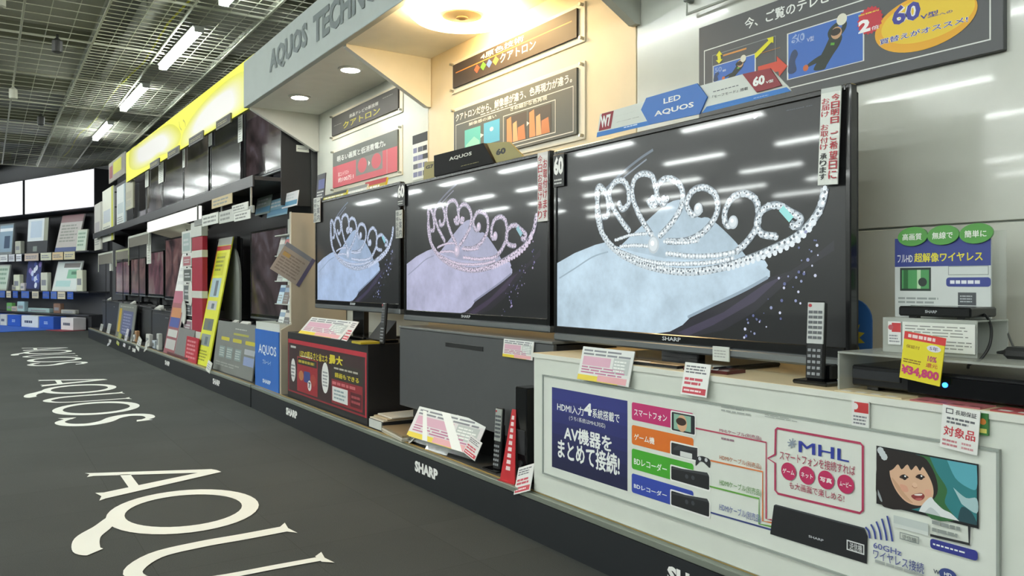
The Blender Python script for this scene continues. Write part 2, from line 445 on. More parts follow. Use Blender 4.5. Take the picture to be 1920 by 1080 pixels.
def floor_letters():
    L = []
    a = MB(); flat(a, [(0, 0), (0.06, .03), (0.15, 0), (0.14, .05), (0.47, .84), (0.50, .90), (0.45, 1.0), (0.40, .97), (0.03, .06)])
    flat(a, [(0.45, 1.0), (0.54, 1.02), (0.90, .05), (0.94, 0), (0.82, .03), (0.70, 0), (0.72, .06), (0.47, .84)])
    a.v = [(x, y, z + (0.0003 if i > 8 else 0)) for i, (x, y, z) in enumerate(a.v)]
    flat(a, [(0.20, .25), (0.70, .25), (0.67, .33), (0.23, .33)]); L.append((a, 0.0))
    q = MB(); ring_mesh(q, ell(.5, .5, .53, .52, rot=-.3), ell(.5, .5, .385, .40, rot=-.3))
    p = spline([(.44, .02), (.62, -.06), (.80, -.17), (1.02, -.20), (1.10, -.16)], 5); n = len(p)
    ribbon(q, p, [0.07 + 0.09*math.sin(math.pi*min(1, i/(n-1)*1.0)*0.8) for i in range(n)])
    q.v = [(x, y, z + (0.0003 if i >= 80 else 0)) for i, (x, y, z) in enumerate(q.v)]; L.append((q, 0.98))
    u = MB(); p = spline([(.10, 1.0), (.115, .7), (.12, .42), (.18, .14), (.40, -.02), (.62, .10), (.70, .36), (.71, .7), (.72, 1.0)], 5); n = len(p)
    ribbon(u, p, [0.115 if i/n < .45 else 0.115 - 0.05*min(1, (i/n-.45)/.15) for i in range(n)])
    for cx, w in ((.10, .24), (.72, .20)): flat(u, [(cx-w/2, 1.02), (cx-.05, .96), (cx+.05, .96), (cx+w/2, 1.02), (cx, 1.0)])
    u.v = [(x, y, z + (0.0003 if i >= 2*n else 0)) for i, (x, y, z) in enumerate(u.v)]; L.append((u, 2.14))
    o = MB(); ring_mesh(o, ell(.5, .5, .54, .52, rot=-.3), ell(.5, .5, .40, .40, rot=-.3)); L.append((o, 3.02))
    s = MB(); p = spline([(.55, .86), (.42, .97), (.22, .95), (.12, .78), (.22, .60), (.44, .46), (.54, .26), (.44, .06), (.22, .0), (.02, .13)], 6); n = len(p)
    ribbon(s, p, [0.05 + 0.115*math.sin(math.pi*i/(n-1))**0.7 for i in range(n)])
    flat(s, [(.52, .80), (.63, .78), (.60, .97), (.50, .90)]); flat(s, [(-.02, .20), (-.06, .0), (.06, .06), (.08, .14)])
    s.v = [(x, y, z + (0.0003 if i >= 2*n else 0)) for i, (x, y, z) in enumerate(s.v)]; L.append((s, 4.16))
    return L
FL = floor_letters(); fwhite = M('#eef0e8', 0.55, vscale=4, var=0.04)
fl_me = []
for mb, dx in FL:
    mb.v = [((x + dx) * 0.685, y * 0.60, z) for x, y, z in mb.v]
    me = mb.mesh('letter'); me.materials.append(fwhite); fl_me.append(me)
    bm = bmesh.new(); bm.from_mesh(me)
    for f in bm.faces:
        f.normal_update()
        if f.normal.z < 0: f.normal_flip()
    bm.to_mesh(me); bm.free()
for x, y, lb in ((-4.79, 0.44, 'big white capital letters on the carpet, nearest the camera and cut off'),
                 (-9.64, 0.45, 'white capital letters on the carpet, second row, in the middle distance'),
                 (-14.5, 0.46, 'white capital letters on the carpet, farthest row near the blue mat')):
    t = Thing('floor_lettering', lb, 'floor lettering', (x, y, 0.0), group='lettering along the aisle carpet', local=True)
    for me in fl_me: t.link('letter', me)
t = Thing('floor_mat', 'blue mat on the carpet before the far back shelves', 'mat', (-21, 1.55, 0), FC)
t.part('mat', box(-25.5, -19.9, 0.55, 2.42, 0.0, 0.012, bev=0.004), M('#2d62c4', 0.6))
t = Thing('floor_mat', 'small red mat by the end of the blue mat at the back shelves', 'mat', (-19.6, 2.1, 0), FC)
t.part('mat', box(-19.85, -19.1, 1.95, 2.4, 0.0, 0.012, bev=0.004), M('#8c2a38', 0.6))

# ------------------------------------------------------------------ platforms with logo fascia
PZ = 0.18
blackp = M('#24272a', 0.42); edgem = M('#8d9488', 0.35, metal=0.4); topm = M('#3a3b3a', 0.55)
def platform(fr, x0, x1, label, logos):
    t = Thing('display_platform', label, 'platform', ((x0+x1)/2, 2.05, 0), fr)
    t.part('plinth', box(x0, x1, 1.815, 2.31, 0, PZ - 0.02), blackp)
    t.part('top_board', box(x0, x1, 1.825, 2.318, PZ - 0.02, PZ), topm)
    t.part('edge_strip', MB().box(x0, x1, 1.797, 1.825, PZ - 0.022, PZ + 0.002, bev=0.003), edgem)
    t.part('gold_trim', box(x0, x1, 1.826, 1.834, PZ, PZ + 0.004), M('#b59a5c', 0.4, metal=0.3))
    t.part('fascia', box(x0, x1, 1.80, 1.814, 0.0, PZ - 0.024), blackp)
    for xc in logos:
        p = Print(1.80, rough=0.5)
        p.text('SHARP', None, None, '#f2f2ee', bold=0.055, box=(xc - 0.122, 0.068, xc + 0.122, 0.122))
        p.done(t, 'lettering')
platform(FA, -6.58, 1.2, 'long black display platform under the three large televisions', [-1.72, -3.50, -5.56])
platform(FB, -16.6, -6.605, 'black display platform along the far shelf with black back wall', [-7.66, -9.78, -11.9, -14.0])

# ------------------------------------------------------------------ canopy over the display bays
HZ0, HZ1, HYF = 2.43, 2.80, 1.75
t = Thing('display_canopy', 'pale blue grey canopy with dark raised lettering over the display bays', 'canopy', (-3, 2.05, HZ0))
hm = M('#afb8b4', 0.55); sm = M('#f0f0e6', 0.6)
t.part('fascia', box(-6.62, 2.0, HYF, HYF + 0.04, HZ0, HZ1, bev=0.003), hm)
t.part('soffit', box(-6.6, 2.0, HYF + 0.041, WY - 0.002, HZ0 + 0.004, HZ0 + 0.03), sm)
t.part('top_board', box(-6.6, 2.0, HYF + 0.041, WY - 0.002, HZ1 - 0.02, HZ1), hm)
for x, fm in ((-6.60, '#d9d9cf'), (-4.56, '#d9d9cf'), (-2.62, '#c4c7bd'), (-0.6, '#c4c7bd')):
    t.part('fin', MB().prism([(HYF + 0.042, HZ0 + 0.003), (WY - 0.003, HZ0 + 0.003), (WY - 0.003, 2.125), (WY - 0.03, 2.125), (HYF + 0.042, HZ0 - 0.012)], 'x', x, x + 0.045), M(fm, 0.6))
x0, z0 = FA.V(506, 133, HYF); x1, z1 = FA.V(700, -2, HYF)
lx = x1 - x0
for i, (ch, a, b) in enumerate([('AQUOS', 0.0, 0.44), ('TECHNOLOGY', 0.50, 1.42)]):
    me_p = Print(HYF, step=0.004); me_p.text(ch, None, None, '#707a7a', bold=0.045, box=(x0 + a*lx, HZ0 + 0.10, x0 + b*lx, HZ0 + 0.285)); me_p.done(t, 'lettering')
for px, py, lb in ((562, 182, 'round white downlight in the canopy, left of the pair'), (657, 130, 'round white downlight in the canopy, right of the pair')):
    x, y = FA.Z(px, py, HZ0)
    d = Thing('downlight', lb, 'downlight', (x, y, HZ0), group='canopy downlights')
    d.part('trim_ring', MB().lathe([(0.082, 0.004), (0.082, -0.006), (0.062, -0.008), (0.060, 0.0)], (x, y, HZ0), 32), M('#e8e8e0', 0.4), smooth=False)
    d.part('lens', MB().lathe([(0.0595, 0.0), (0.0595, -0.0085), (0.04, -0.0105)], (x, y, HZ0), 32), M('#fff8ea', emit=SPOT))
x, y, z = -3.60, 2.06, HZ0
d = Thing('ring_lamp', 'large glowing warm ring lamp on the canopy underside', 'ceiling lamp', (x, y, z))
prof = [(0.125, 0.0), (0.125, -0.03), (0.15, -0.052), (0.20, -0.06), (0.25, -0.052), (0.275, -0.03), (0.275, 0.0)]
lm = MB(); n = 48; k = len(prof)
lm.add([(x + r*math.cos(2*math.pi*j/n), y + r*math.sin(2*math.pi*j/n), z + h) for r, h in prof for j in range(n)],
       [(i*n+j, i*n+(j+1) % n, ((i+1) % k)*n+(j+1) % n, ((i+1) % k)*n+j) for i in range(k) for j in range(n)])
d.part('diffuser', lm, M('#ffd79a', emit=RING), smooth=True)
d.part('center_cover', MB().lathe([(0.122, 0.0), (0.122, -0.03), (0.10, -0.04), (0.04, -0.045)], (x, y, z), 40), M('#e2cfa0', 0.5))
d.part('sensor', MB().lathe([(0.03, 0), (0.03, -0.006), (0.02, -0.009)], (x, y, z - 0.045), 20), M('#b09468', 0.5))

# ------------------------------------------------------------------ televisions
bez = M('#0d0e10', 0.22, coat=0.3); silver = M('#7d8284', 0.35, metal=0.6); dkgrey = M('#2a2b2d', 0.5)
def tiara_picture(mp, tint, emit):
    """frame on the screen: a jewelled tiara lying on a folded white towel; given in units of enlarged crop c4"""
    p = Print(TVY + 0.0, mp, emit=emit, rough=0.14, tint=tint)
    def bead(pts, r0, r1, c, jit=0.0, sp=1.0):
        q = [Vector(mp(*a)) for a in spline(pts, 24)]; acc = 0.0; L = sum((q[i+1]-q[i]).length for i in range(len(q)-1)); vs = []; fs = []
        d = 0.0; nxt = 0.0; n = 7
        for i in range(len(q)-1):
            seg = (q[i+1]-q[i]).length
            while nxt <= d + seg and seg > 0:
                w = q[i].lerp(q[i+1], (nxt-d)/seg); r = r0 + (r1-r0)*nxt/L
                w = w + Vector((random.uniform(-1, 1), random.uniform(-1, 1)))*jit*r
                b = len(vs); a0 = random.random()
                vs += [(w.x + r*math.cos(a0+2*math.pi*j/n), w.y + r*math.sin(a0+2*math.pi*j/n)) for j in range(n)]; fs.append(tuple(range(b, b+n)))
                nxt += r*2*sp*0.82
            d += seg
        p._emit(vs, fs, c)
    # dark cloth folds to the lower right
    p.poly([(440, 885), (560, 830), (760, 735), (880, 665), (960, 640), (1080, 560), (1130, 520), (1130, 560), (1000, 640), (930, 700), (820, 800), (700, 870), (560, 900)], '#1d1b26')
    p.poly([(520, 880), (700, 800), (860, 690), (930, 660), (820, 760), (660, 850), (560, 893)], '#393348')
    # towel: back fold, front fold with soft edges
    p.poly(spline([(300, 540), (390, 455), (480, 378), (545, 366), (600, 430), (640, 432), (700, 480), (770, 560), (770, 640), (300, 640)], 3), '#a3b8c5')
    p.poly([(50, 610), (120, 570), (200, 538), (240, 528), (330, 560), (470, 590), (600, 600), (760, 590), (860, 598), (872, 618), (866, 628), (880, 640), (880, 662), (820, 700), (740, 738), (640, 785), (575, 815), (540, 850), (490, 876), (430, 884), (300, 873), (50, 855)], '#b3c9d7')
    p.line(spline([(60, 668), (120, 630), (190, 585), (250, 565)], 5), 0.006, '#93a8b6'); p.line(spline([(560, 820), (660, 772), (780, 715), (872, 664)], 5), 0.010, '#8c9fae')
    # faint light streak reflected in the screen, painted along the far headband
    p.line(spline([(232, 330), (300, 262), (370, 205), (425, 168)], 6), 0.010, '#5f6b78')
    p.line(spline([(240, 338), (320, 268), (400, 205)], 6), 0.006, '#7b8794')
    # jewelled loops
    lo, hi, w = '#76828a', '#bfcbd1', '#eaf1f3'
    loops = [[(225, 480), (212, 400), (205, 330), (220, 310), (245, 350), (250, 420), (225, 430)],
             [(330, 480), (285, 420), (255, 350), (270, 300), (305, 288), (328, 320), (330, 375), (305, 400), (290, 370)],
             [(420, 500), (375, 430), (345, 350), (350, 290), (380, 262), (420, 270), (436, 320), (440, 372), (420, 385), (405, 360)],
             [(450, 505), (500, 450), (535, 390), (540, 330), (515, 290), (475, 280), (445, 305), (440, 350), (465, 380), (480, 355)],
             [(480, 525), (560, 520), (630, 480), (675, 410), (668, 345), (625, 315), (580, 328), (556, 380), (580, 420), (610, 405)],
             [(750, 565), (800, 515), (835, 450), (828, 370), (785, 338), (735, 355), (705, 410), (712, 460), (745, 455)],
             [(905, 505), (850, 495), (830, 455), (850, 405), (905, 383), (960, 410), (1000, 435), (985, 465), (960, 455)]]
    for l in loops:
        p.line(spline(l, 8), 0.024, lo); bead(l, 0.0112, 0.0112, hi, 0.25, 1.0); bead(l, 0.0042, 0.0042, w, 0.9, 1.6); bead(l, 0.003, 0.003, '#4a545c', 1.8, 3.0)
    # rows of stones and the band
    for row, r in (([(300, 545), (360, 540), (420, 545)], 0.009), ([(470, 525), (540, 530), (600, 522)], 0.009), ([(480, 572), (580, 582), (680, 578), (750, 565)], 0.011),
                   ([(280, 520), (340, 500), (400, 495)], 0.008), ([(300, 565), (400, 600), (500, 612), (640, 608), (740, 590)], 0.010)):
        p.line(spline(row, 6), r*1.5, '#7d888e'); bead(row, r*.85, r*.85, hi, 0.2, 1.15); bead(row, r*.45, r*.45, w, 0.5, 1.6)
    band = [(213, 340), (208, 420), (232, 500), (290, 565), (380, 612), (480, 637), (580, 643), (690, 627), (800, 592), (900, 550), (985, 505), (1050, 440), (1082, 380), (1095, 318)]
    p.line(spline(band, 8), 0.026, '#737e85'); bead([(a-2, b+5) for a, b in band], 0.008, 0.013, hi, 0.15, 1.12); bead([(a+3, b-6) for a, b in band], 0.006, 0.008, '#cdd8dc', 0.3, 1.2); bead([(a+1, b) for a, b in band], 0.0035, 0.006, w, 0.9, 1.9); bead(band, 0.003, 0.005, '#56616a', 1.4, 2.6)
    bead([(720, 632), (830, 596), (930, 556), (1010, 505), (1065, 435)], 0.008, 0.010, '#dbe5e9', 0.1, 1.5)
    for x, y, r in ((602, 400, .022), (738, 450, .022), (428, 538, .032), (425, 358, .014), (468, 360, .014)):
        p.disc((x, y), r*.9, '#b4c0c6', rz=r); p.disc((x-1, y-2), r*.68, '#cfd9dd', rz=r*.78); p.disc((x-4, y-6), r*.3, '#f3f7f8')
    p.line([(925, 395), (965, 440)], 0.022, '#8fd6d2')
    # glints on the dark cloth
    for i in range(46):
        x = random.uniform(780, 1090); y = 900 - (x-780)*1.15 + random.gauss(0, 45)
        if y < 910: p.disc((x, y), random.uniform(0.002, 0.006), random.choice(['#5a6290', '#8890b4', '#c3c8dc']), n=6); p.k -= 1
    return p

def television(name, label, fr, x0, x1, z0, z1, y, pic=None, stand=True, mat=None, group=None, logo=True, bar=0.03, depth=0.055, base_z=None):
    t = Thing(name, label, 'television', ((x0+x1)/2, y + 0.03, base_z if base_z is not None else z0), fr, group=group)
    b = 0.018; sx0, sx1, sz0, sz1 = x0 + b, x1 - b, z0 + bar + 0.03, z1 - b
    t.part('back_cover', MB().box(x0 + 0.01, x1 - 0.01, y + 0.02, y + depth, z0 + 0.02, z1 - 0.01, bev=0.01), dkgrey)
    f = MB(); f.box(x0, sx0, y - 0.006, y + 0.025, z0 + bar, z1, bev=0.003); f.box(sx1, x1, y - 0.006, y + 0.025, z0 + bar, z1, bev=0.003)
    f.box(sx0, sx1, y - 0.006, y + 0.025, sz1, z1, bev=0.003); f.box(sx0, sx1, y - 0.006, y + 0.025, z0 + bar, sz0, bev=0.003)
    fr_o = t.part('bezel', f, bez)
    t.part('lower_bar', MB().box(x0, x1, y - 0.008, y + 0.03, z0, z0 + bar, bev=0.006), silver)
    s = t.part('screen', box(sx0, sx1, y, y + 0.02, sz0, sz1), mat or M('#1c1d20', 0.32, var=0.0, coat=0.7))
    if logo:
        p = Print(y - 0.006); p.text('SHARP', None, None, '#c9cdd0', bold=0.02, box=((x0+x1)/2 - 0.045, z0 + bar + 0.008, (x0+x1)/2 + 0.045, z0 + bar + 0.022)); p.done(t, 'lettering', fr_o)
    if pic: pic.done(t, 'picture', s)
    if stand and base_z is not None:
        t.part('stand_neck', MB().box((x0+x1)/2 - 0.09, (x0+x1)/2 + 0.09, y + 0.03, y + 0.07, base_z + 0.012, z0 + 0.12, bev=0.005), bez)
        t.part('stand_base', MB().box((x0+x1)/2 - 0.30, (x0+x1)/2 + 0.30, y - (0.06 if base_z < 0.7 else 0.12), min(y + 0.20, 2.30), base_z, base_z + 0.016, bev=0.006), bez)
    return t
TVY = 2.0
c4 = crop(1020, 200, 2.0767)
def shift(dx, dz, kx=1.0): return lambda a, b: (lambda q: ((q[0] + 2.022)*kx - 2.022 + dx, q[1] + dz))(FA.V(*c4(a, b), TVY))
television('television', 'large television on the white counter, right of the three tiara screens', FA, -2.712, -1.330, 0.772, 1.565, TVY, tiara_picture(shift(0, 0), None, 1.0), group='televisions showing a tiara', base_z=0.735)
television('television', 'large television over the dark grey cabinet, middle of the three tiara screens', FA, -4.155, -2.742, 0.800, 1.575, TVY, tiara_picture(shift(-1.430, 0.025), (1.0, 0.90, 0.97), 0.92), group='televisions showing a tiara', base_z=0.765, stand=False)
television('television', 'large television above the red and black printed box, left of the three tiara screens', FA, -5.625, -4.205, 0.830, 1.597, TVY, tiara_picture(shift(-2.892, 0.055), (0.95, 0.96, 1.05), 0.88), group='televisions showing a tiara', base_z=0.66)
# on-screen banner of the right television
p = Print(TVY, on(FA, TVY, crop(1080, 0, 3)), emit=0.75, rough=0.14)
p.text('AQUOS 3D', (1182, 622), (1330, 592), '#8e98ad', bold=0.02); p.text('9', (990, 672), (1030, 632), '#dfe6ee', bold=0.03)
scr = [o for o in bpy.data.objects if o.name.startswith('screen')][0]
class _H: pass
h = _H(); h.org = ((-2.712-1.330)/2, TVY + 0.03, 0.735); h.link = lambda n, me, parent=None, label=None: Thing.link(h, n, me, scr)
p.done(h, 'channel_caption')

# ------------------------------------------------------------------ cards, leaflets, boards
def card(name, label, cat, fr, c, w, h, tilt=0, rz=0, face='#e9ebe6', draw=None, th=0.003, group=None, rough=0.45, foot=None, ry=0):
    t = Thing(name, label, cat, c, fr, (R(-tilt), R(ry), R(rz)), group, local=True)
    b = t.part('board' if th > 0.006 else 'sheet', box(-w/2, w/2, 0, th, 0, h), M(face, rough))
    if draw:
        p = Print(0.0); draw(p, w, h); p.done(t, 'print')
    if foot: t.part('holder', MB().box(-w*0.35, w*0.35, -0.012, foot, -0.0, 0.012, bev=0.002), clear_acrylic())
    return t
def px_sheet(p, w, h):          # busy magazine style price leaflet
    p.rect((-w/2, h*.80), (w/2, h), '#dfe3e0'); p.rect((-w/2, 0), (w*.3, h*.16), '#e6cf3c')
    p.rect((-w*.45, h*.45), (w*.1, h*.72), '#d7a9bd'); p.rect((w*.15, h*.3), (w*.45, h*.75), '#b9c0bd')
    p.lines((-w*.45, h*.20), (w*.45, h*.44), 3, '#b96f92'); p.lines((-w*.46, h*.74), (w*.46, h*.95), 2, '#7c7f86')
    p.rect((-w*.10, h*.02), (w*.45, h*.2), '#e3a8ae'); p.lines((w*.17, h*.34), (w*.43, h*.7), 4, '#e9ece8')
def px_price(p, w, h):          # white price card, red footer
    p.lines((-w*.42, h*.66), (w*.42, h*.93), 3, '#6a6d72'); p.rect((-w*.45, h*.05), (w*.45, h*.24), '#c23a48')
    p.lines((-w*.42, h*.30), (w*.42, h*.56), 2, '#c34a5a', 0.6, 3); p.lines((-w*.4, h*.09), (w*.4, h*.2), 1, '#f1d8da')
def px_black(p, w, h):
    p.lines((-w*.42, h*.1), (w*.42, h*.9), 5, '#4c4f55', 0.55)
def px_grey(p, w, h):
    p.lines((-w*.42, h*.1), (w*.42, h*.9), 6, '#9aa09f', 0.55)

# white counter under the right television
CT = 0.735
t = Thing('display_counter', 'white display counter with pale top under the right television', 'counter', (-1.58, 2.06, PZ))
t.part('body', MB().box(-2.613, -0.55, 1.822, 2.30, PZ + 0.004, CT - 0.014, bev=0.004), M('#d8ddd3', 0.4))
t.part('worktop', MB().box(-2.616, -0.547, 1.818, 2.303, CT - 0.014, CT, bev=0.003), M('#d9c9a4', 0.45))
t.part('front_edge', box(-2.616, -0.547, 1.8165, 1.8185, CT - 0.018, CT - 0.001), M('#dde0d6', 0.4))
t.part('kick_strip', box(-2.612, -0.552, 1.836, 1.9, PZ, PZ + 0.004), M('#777b74', 0.5))
PYF = 1.8135
t = Thing('poster_panel', 'white wide connection poster in clear holder on the counter front', 'poster', (-1.69, 1.818, 0.27))
x0, x1, z1 = -2.531, -0.862, 0.650
t.part('sheet', box(x0, x1, PYF, 1.8185, 0.276, z1), M('#dee3da', 0.35, coat=0.2))
f = MB()
for a in (box(x0 - 0.006, x0, PYF - 0.004, 1.8185, 0.270, z1 + 0.006), box(x1, x1 + 0.006, PYF - 0.004, 1.8185, 0.270, z1 + 0.006),
          box(x0, x1, PYF - 0.004, 1.8185, z1, z1 + 0.006), box(x0, x1, PYF - 0.004, 1.8185, 0.270, 0.276)): f.add(a.v, a.f)
t.part('holder_frame', f, M('#9ba39c', 0.3))
c6 = crop(980, 640, 3); c7 = crop(1400, 700, 2.842)
p = Print(PYF, on(FA, PYF, c6))
p.outline((146, 742), (5000, 200), 0.0015, '#b3bab4') if False else None
_, a0, _, a1 = p.box4((165, 705), (590, 335)); bx = p.box4((165, 705), (590, 335))
nb = 7
for i, c in enumerate(['#1d2146', '#20244f', '#232859', '#272c63', '#2a306d', '#2d3376', '#30377e']):
    zz = bx[1] + (bx[3]-bx[1])*i/nb; p._emit([(bx[0], zz), (bx[2], zz), (bx[2], zz + (bx[3]-bx[1])/nb), (bx[0], zz + (bx[3]-bx[1])/nb)], [(0,1,2,3)], c); p.k -= 1
p.k += 1
W = '#eef2ee'
p.text('HDMI入力', (195, 388), (342, 372), W, .02); p.text('4', (345, 412), (390, 352), W, .04); p.text('系統搭載で', (394, 428), (545, 408), W, .02)
p.text('(うち1系統はMHL対応)', (262, 445), (465, 462), W, .0)
p.text('AV機器を', (235, 552), (500, 535), W, .045); p.text('まとめて接続!', (200, 652), (545, 640), W, .045)
for y0, y1, c, s in ((440, 405, '#c2306e', 'スマートフォン'), (577, 545, '#dd7324', 'ゲーム機'), (715, 690, '#45a52c', 'BDレコーダー'), (848, 843, '#3349a8', 'BDレコーダー')):
    p.rect((615, y0), (962, y1), c, 0.12)
    p.text(s, (628, y0 - 24), ((742 if s == 'ゲーム機' else 812), y1 + 10 if s[0] != 'ゲ' else y1 - 2), W, .03)
# small pictures next to the bars
p.rect((834, 503), (976, 413), '#eceee9', .08); p.rect((840, 498), (970, 420), '#20242a', .08); p.rect((852, 492), (948, 424), '#8db7a2')
p.disc((898, 462), 0.021, '#d8ab86', rz=0.026); p.disc((893, 452), 0.022, '#3a2a22', rz=0.012)
for ll, ur, c in (((832, 640), (990, 594), '#eceee9'), ((838, 634), (985, 602), '#26282b'), ((888, 645), (955, 632), '#d9dcd8')): p.rect(ll, ur, c, .12)
p.poly([(850, 600), (880, 582), (985, 600), (985, 612), (850, 612)], '#3b3e42')
p.poly(spline([(975, 700), (980, 655), (1005, 645), (1032, 652), (1055, 668), (1055, 710), (1040, 700), (1018, 680), (996, 678)], 4, True), '#2b2d30')
for cx in (998, 1034): p.disc((cx, 660 + (cx-998)*.2), 0.006, '#c9cdd0')
for y0, y1 in ((782, 750), (925, 897)):
    p.rect((832, y0), (1058, y1), '#eceee9', .10); p.rect((838, y0 - 7), (1052, y1 + 7), '#1e2023', .10)
    p.poly([(842, y0 - 66), (848, y0 - 74), (1040, y1 - 12), (1052, y1 + 8)], '#3c3f42')
    for cx in (925, 960): p.disc((cx, y0 - 22 + (cx-925)*.2), 0.007, '#3f4347')
lw = 0.005
p.line([(975, 488), (1372, 568), (1372, 998), (1404, 1004)], lw, '#b8475f'); p.line([(1058, 670), (1352, 733), (1352, 1010), (1404, 1020)], lw, '#d77a45')
p.line([(1054, 815), (1332, 884), (1332, 1026), (1404, 1042)], lw, '#62a03f'); p.line([(1060, 962), (1404, 1060)], lw, '#38447c')
for y, c, s in ((512, '#a05068', 'MHLケーブル(別売品)'), (668, '#c07a58', 'HDMIケーブル(別売品)'), (812, '#6f9a5c', 'HDMIケーブル(別売品)'), (955, '#6a76a8', 'HDMIケーブル(別売品)')):
    p.text(s, (1110, y), (1345, y + 22), c, .01)
p.lines((1120, 555), (1200, 550), 1, '#9a7a86'); p.lines((1120, 395), (1290, 385), 2, '#a9afa9'); p.lines((1365, 425), (1560, 440), 2, '#a9afa9')
p.mp = on(FA, PYF, c7)
# speech bubble
bub = [(158, 300), (166, 292), (610, 372), (622, 388), (622, 730), (606, 744), (170, 640), (155, 622), (155, 478), (116, 452), (155, 432)]
p.line(bub, 0.006, '#b0385a', closed=True)
p.text('MHL', (280, 418), (545, 410), '#2c3a96', .0); p.text('MHL', (284, 418), (549, 410), '#2c3a96', .0)
for k in range(8): p.line([(245, 372), (245 + 24*math.cos(k*math.pi/4 + .2), 372 + 26*math.sin(k*math.pi/4 + .2))], 0.0035, '#8f9aa8')
p.text('スマートフォンを接続すれば', (180, 458), (582, 494), '#a53a55', .01)
for (cx, cy), s in zip(((227, 522), (325, 543), (427, 567), (532, 590)), ('ゲーム', 'ネット', '写真', 'ムービー')):
    p.disc((cx, cy), 0.0238, '#bb2c5c', n=28); p.text(s, (cx - 31, cy + 7), (cx + 31, cy - 5), W, .03)
p.text('も大画面で楽しめる!', (232, 612), (525, 646), '#a53a55', .01)
# transmitter box
p.poly([(130, 855), (150, 702), (160, 697), (632, 822), (650, 868), (645, 1014)], '#1d1f22'); p.poly([(150, 702), (160, 697), (632, 822), (636, 832)], '#3c4044')
p.text('SHARP', (335, 872), (415, 884), '#c5c9cc', .02); p.outline((538, 938), (632, 912), 0.003, '#d9dcda'); p.text('送信機', (553, 936), (620, 916), '#d9dcda', .01)
for k in range(5):
    cx = 640 + k*27; p.line([(cx, 800 - k*6 + j*14 + k*0) for j in range(1)] + [(cx + 6, 850 + k*6), (cx + 4, 872 + k*5)] if False else spline([(cx - 2 + k*2, 818 - k*15), (cx + 16 + k*2, 842 - k*2), (cx + 22 + k*3, 878 + k*4)], 4), 0.005, '#3b4a92')
p.text('60GHz', (680, 928), (830, 940), '#5a63a0', .01); p.text('ワイヤレス接続', (680, 985), (950, 1012), '#4a5490', .01)
p.lines((690, 1012), (960, 1065), 1, '#a6aca8'); p.text('Wi', (1000, 1062), (1040, 1052), '#4d5560', .03); p.disc((1078, 1072), 0.020, '#3a4a86', rz=.014); p.text('HD', (1058, 1074), (1098, 1068), W, .03)
# printed television with a laughing child
p.rect((697, 692), (1242, 483), '#17191c'); 
pic = p.box4((706, 680), (1232, 490))
def pc(u, v): return (pic[0] + u*(pic[2]-pic[0]), pic[1] + v*(pic[3]-pic[1]))
mp_keep = p.mp; p.mp = pc
p.rect((0, 0), (1, 1), '#2f7d83'); p.poly(spline([(.55, 1), (.62, .75), (.72, .5), (.70, .25), (.8, .0), (.5, 0), (.45, 1)], 4), '#35693c')
p.poly(spline([(.72, 1), (.80, .72), (.92, .60), (1, .62), (1, 1)], 4), '#5aa9b8'); p.poly(spline([(.78, .55), (.9, .42), (1, .45), (1, .2), (.86, .3)], 4), '#a8c6c9')
p.poly(spline([(.82, .0), (.86, .25), (.95, .2), (1, .05), (1, 0)], 4), '#274a52')
p.poly(spline([(0, 1), (0, 0), (.36, 0), (.60, .30), (.62, .62), (.52, .94), (.40, 1)], 4), '#251f1e')
p.poly(spline([(.13, .56), (.16, .78), (.30, .89), (.45, .84), (.54, .66), (.585, .46), (.575, .28), (.50, .14), (.40, .09), (.29, .13), (.19, .30)], 5, True), '#dcb495')
p.poly(spline([(.15, .50), (.20, .32), (.29, .16), (.38, .12), (.30, .24), (.22, .40)], 4, True), '#cba080')
p.poly(spline([(.50, .40), (.555, .42), (.56, .32), (.51, .30)], 4, True), '#e0a890'); p.poly(spline([(.24, .40), (.31, .40), (.33, .31), (.27, .29)], 4, True), '#dba288')
p.poly(spline([(.12, .62), (.14, .84), (.30, .97), (.48, .90), (.55, .70), (.53, .72), (.48, .80), (.45, .72), (.41, .80), (.36, .70), (.32, .79), (.26, .68), (.22, .76), (.17, .66)], 3, True), '#251f1e')
for ex, ey in ((.285, .55), (.455, .615)):
    p.poly(spline([(ex - .05, ey - .02), (ex - .01, ey + .045), (ex + .05, ey + .015), (ex, ey - .035)], 3, True), '#3a2822'); p.disc((ex + .004, ey + .0), .0058, '#1d1412', rz=.0066); p.disc((ex + .012, ey + .02), .0022, '#ffffff')
p.line(spline([(.372, .43), (.395, .405), (.42, .425)], 4), .0035, '#b07a5c'); p.disc((.398, .45), .006, '#e4bfa2')
p.poly(spline([(.36, .24), (.41, .30), (.47, .335), (.50, .29), (.47, .21), (.41, .185)], 4, True), '#8e3a38'); p.poly(spline([(.39, .275), (.43, .305), (.475, .32), (.465, .29), (.42, .27)], 3, True), '#f4efe8'); p.poly(spline([(.40, .205), (.44, .235), (.475, .24), (.46, .205), (.42, .19)], 3, True), '#c46a66')
p.poly(spline([(.44, 0), (.48, .14), (.56, .30), (.60, .24), (.68, .14), (.76, .10), (.84, .0)], 4), '#dfe4e4'); p.poly(spline([(.50, 0), (.56, .12), (.64, .04), (.66, 0)], 4), '#c2cacb')
for k in range(3): p.disc((.03 + .02*k, .95 - .05*k), .009, '#c9cfd2', n=8)
p.poly(spline([(0, .22), (.03, .12), (.05, .02), (.03, .02), (0, .12)], 3), '#9fa6aa')
p.mp = mp_keep
p.line([(985, 860), (1193, 908), (1193, 802)], 0.006, '#26282b'); p.rect((790, 815), (975, 808), '#d3d9d4'); p.rect((790, 795), (975, 800), '#c3ccc8')
p.outline((822, 880), (926, 870), .0025, '#8e9692'); p.text('受信機', (835, 882), (912, 876), '#6b7370', .01)
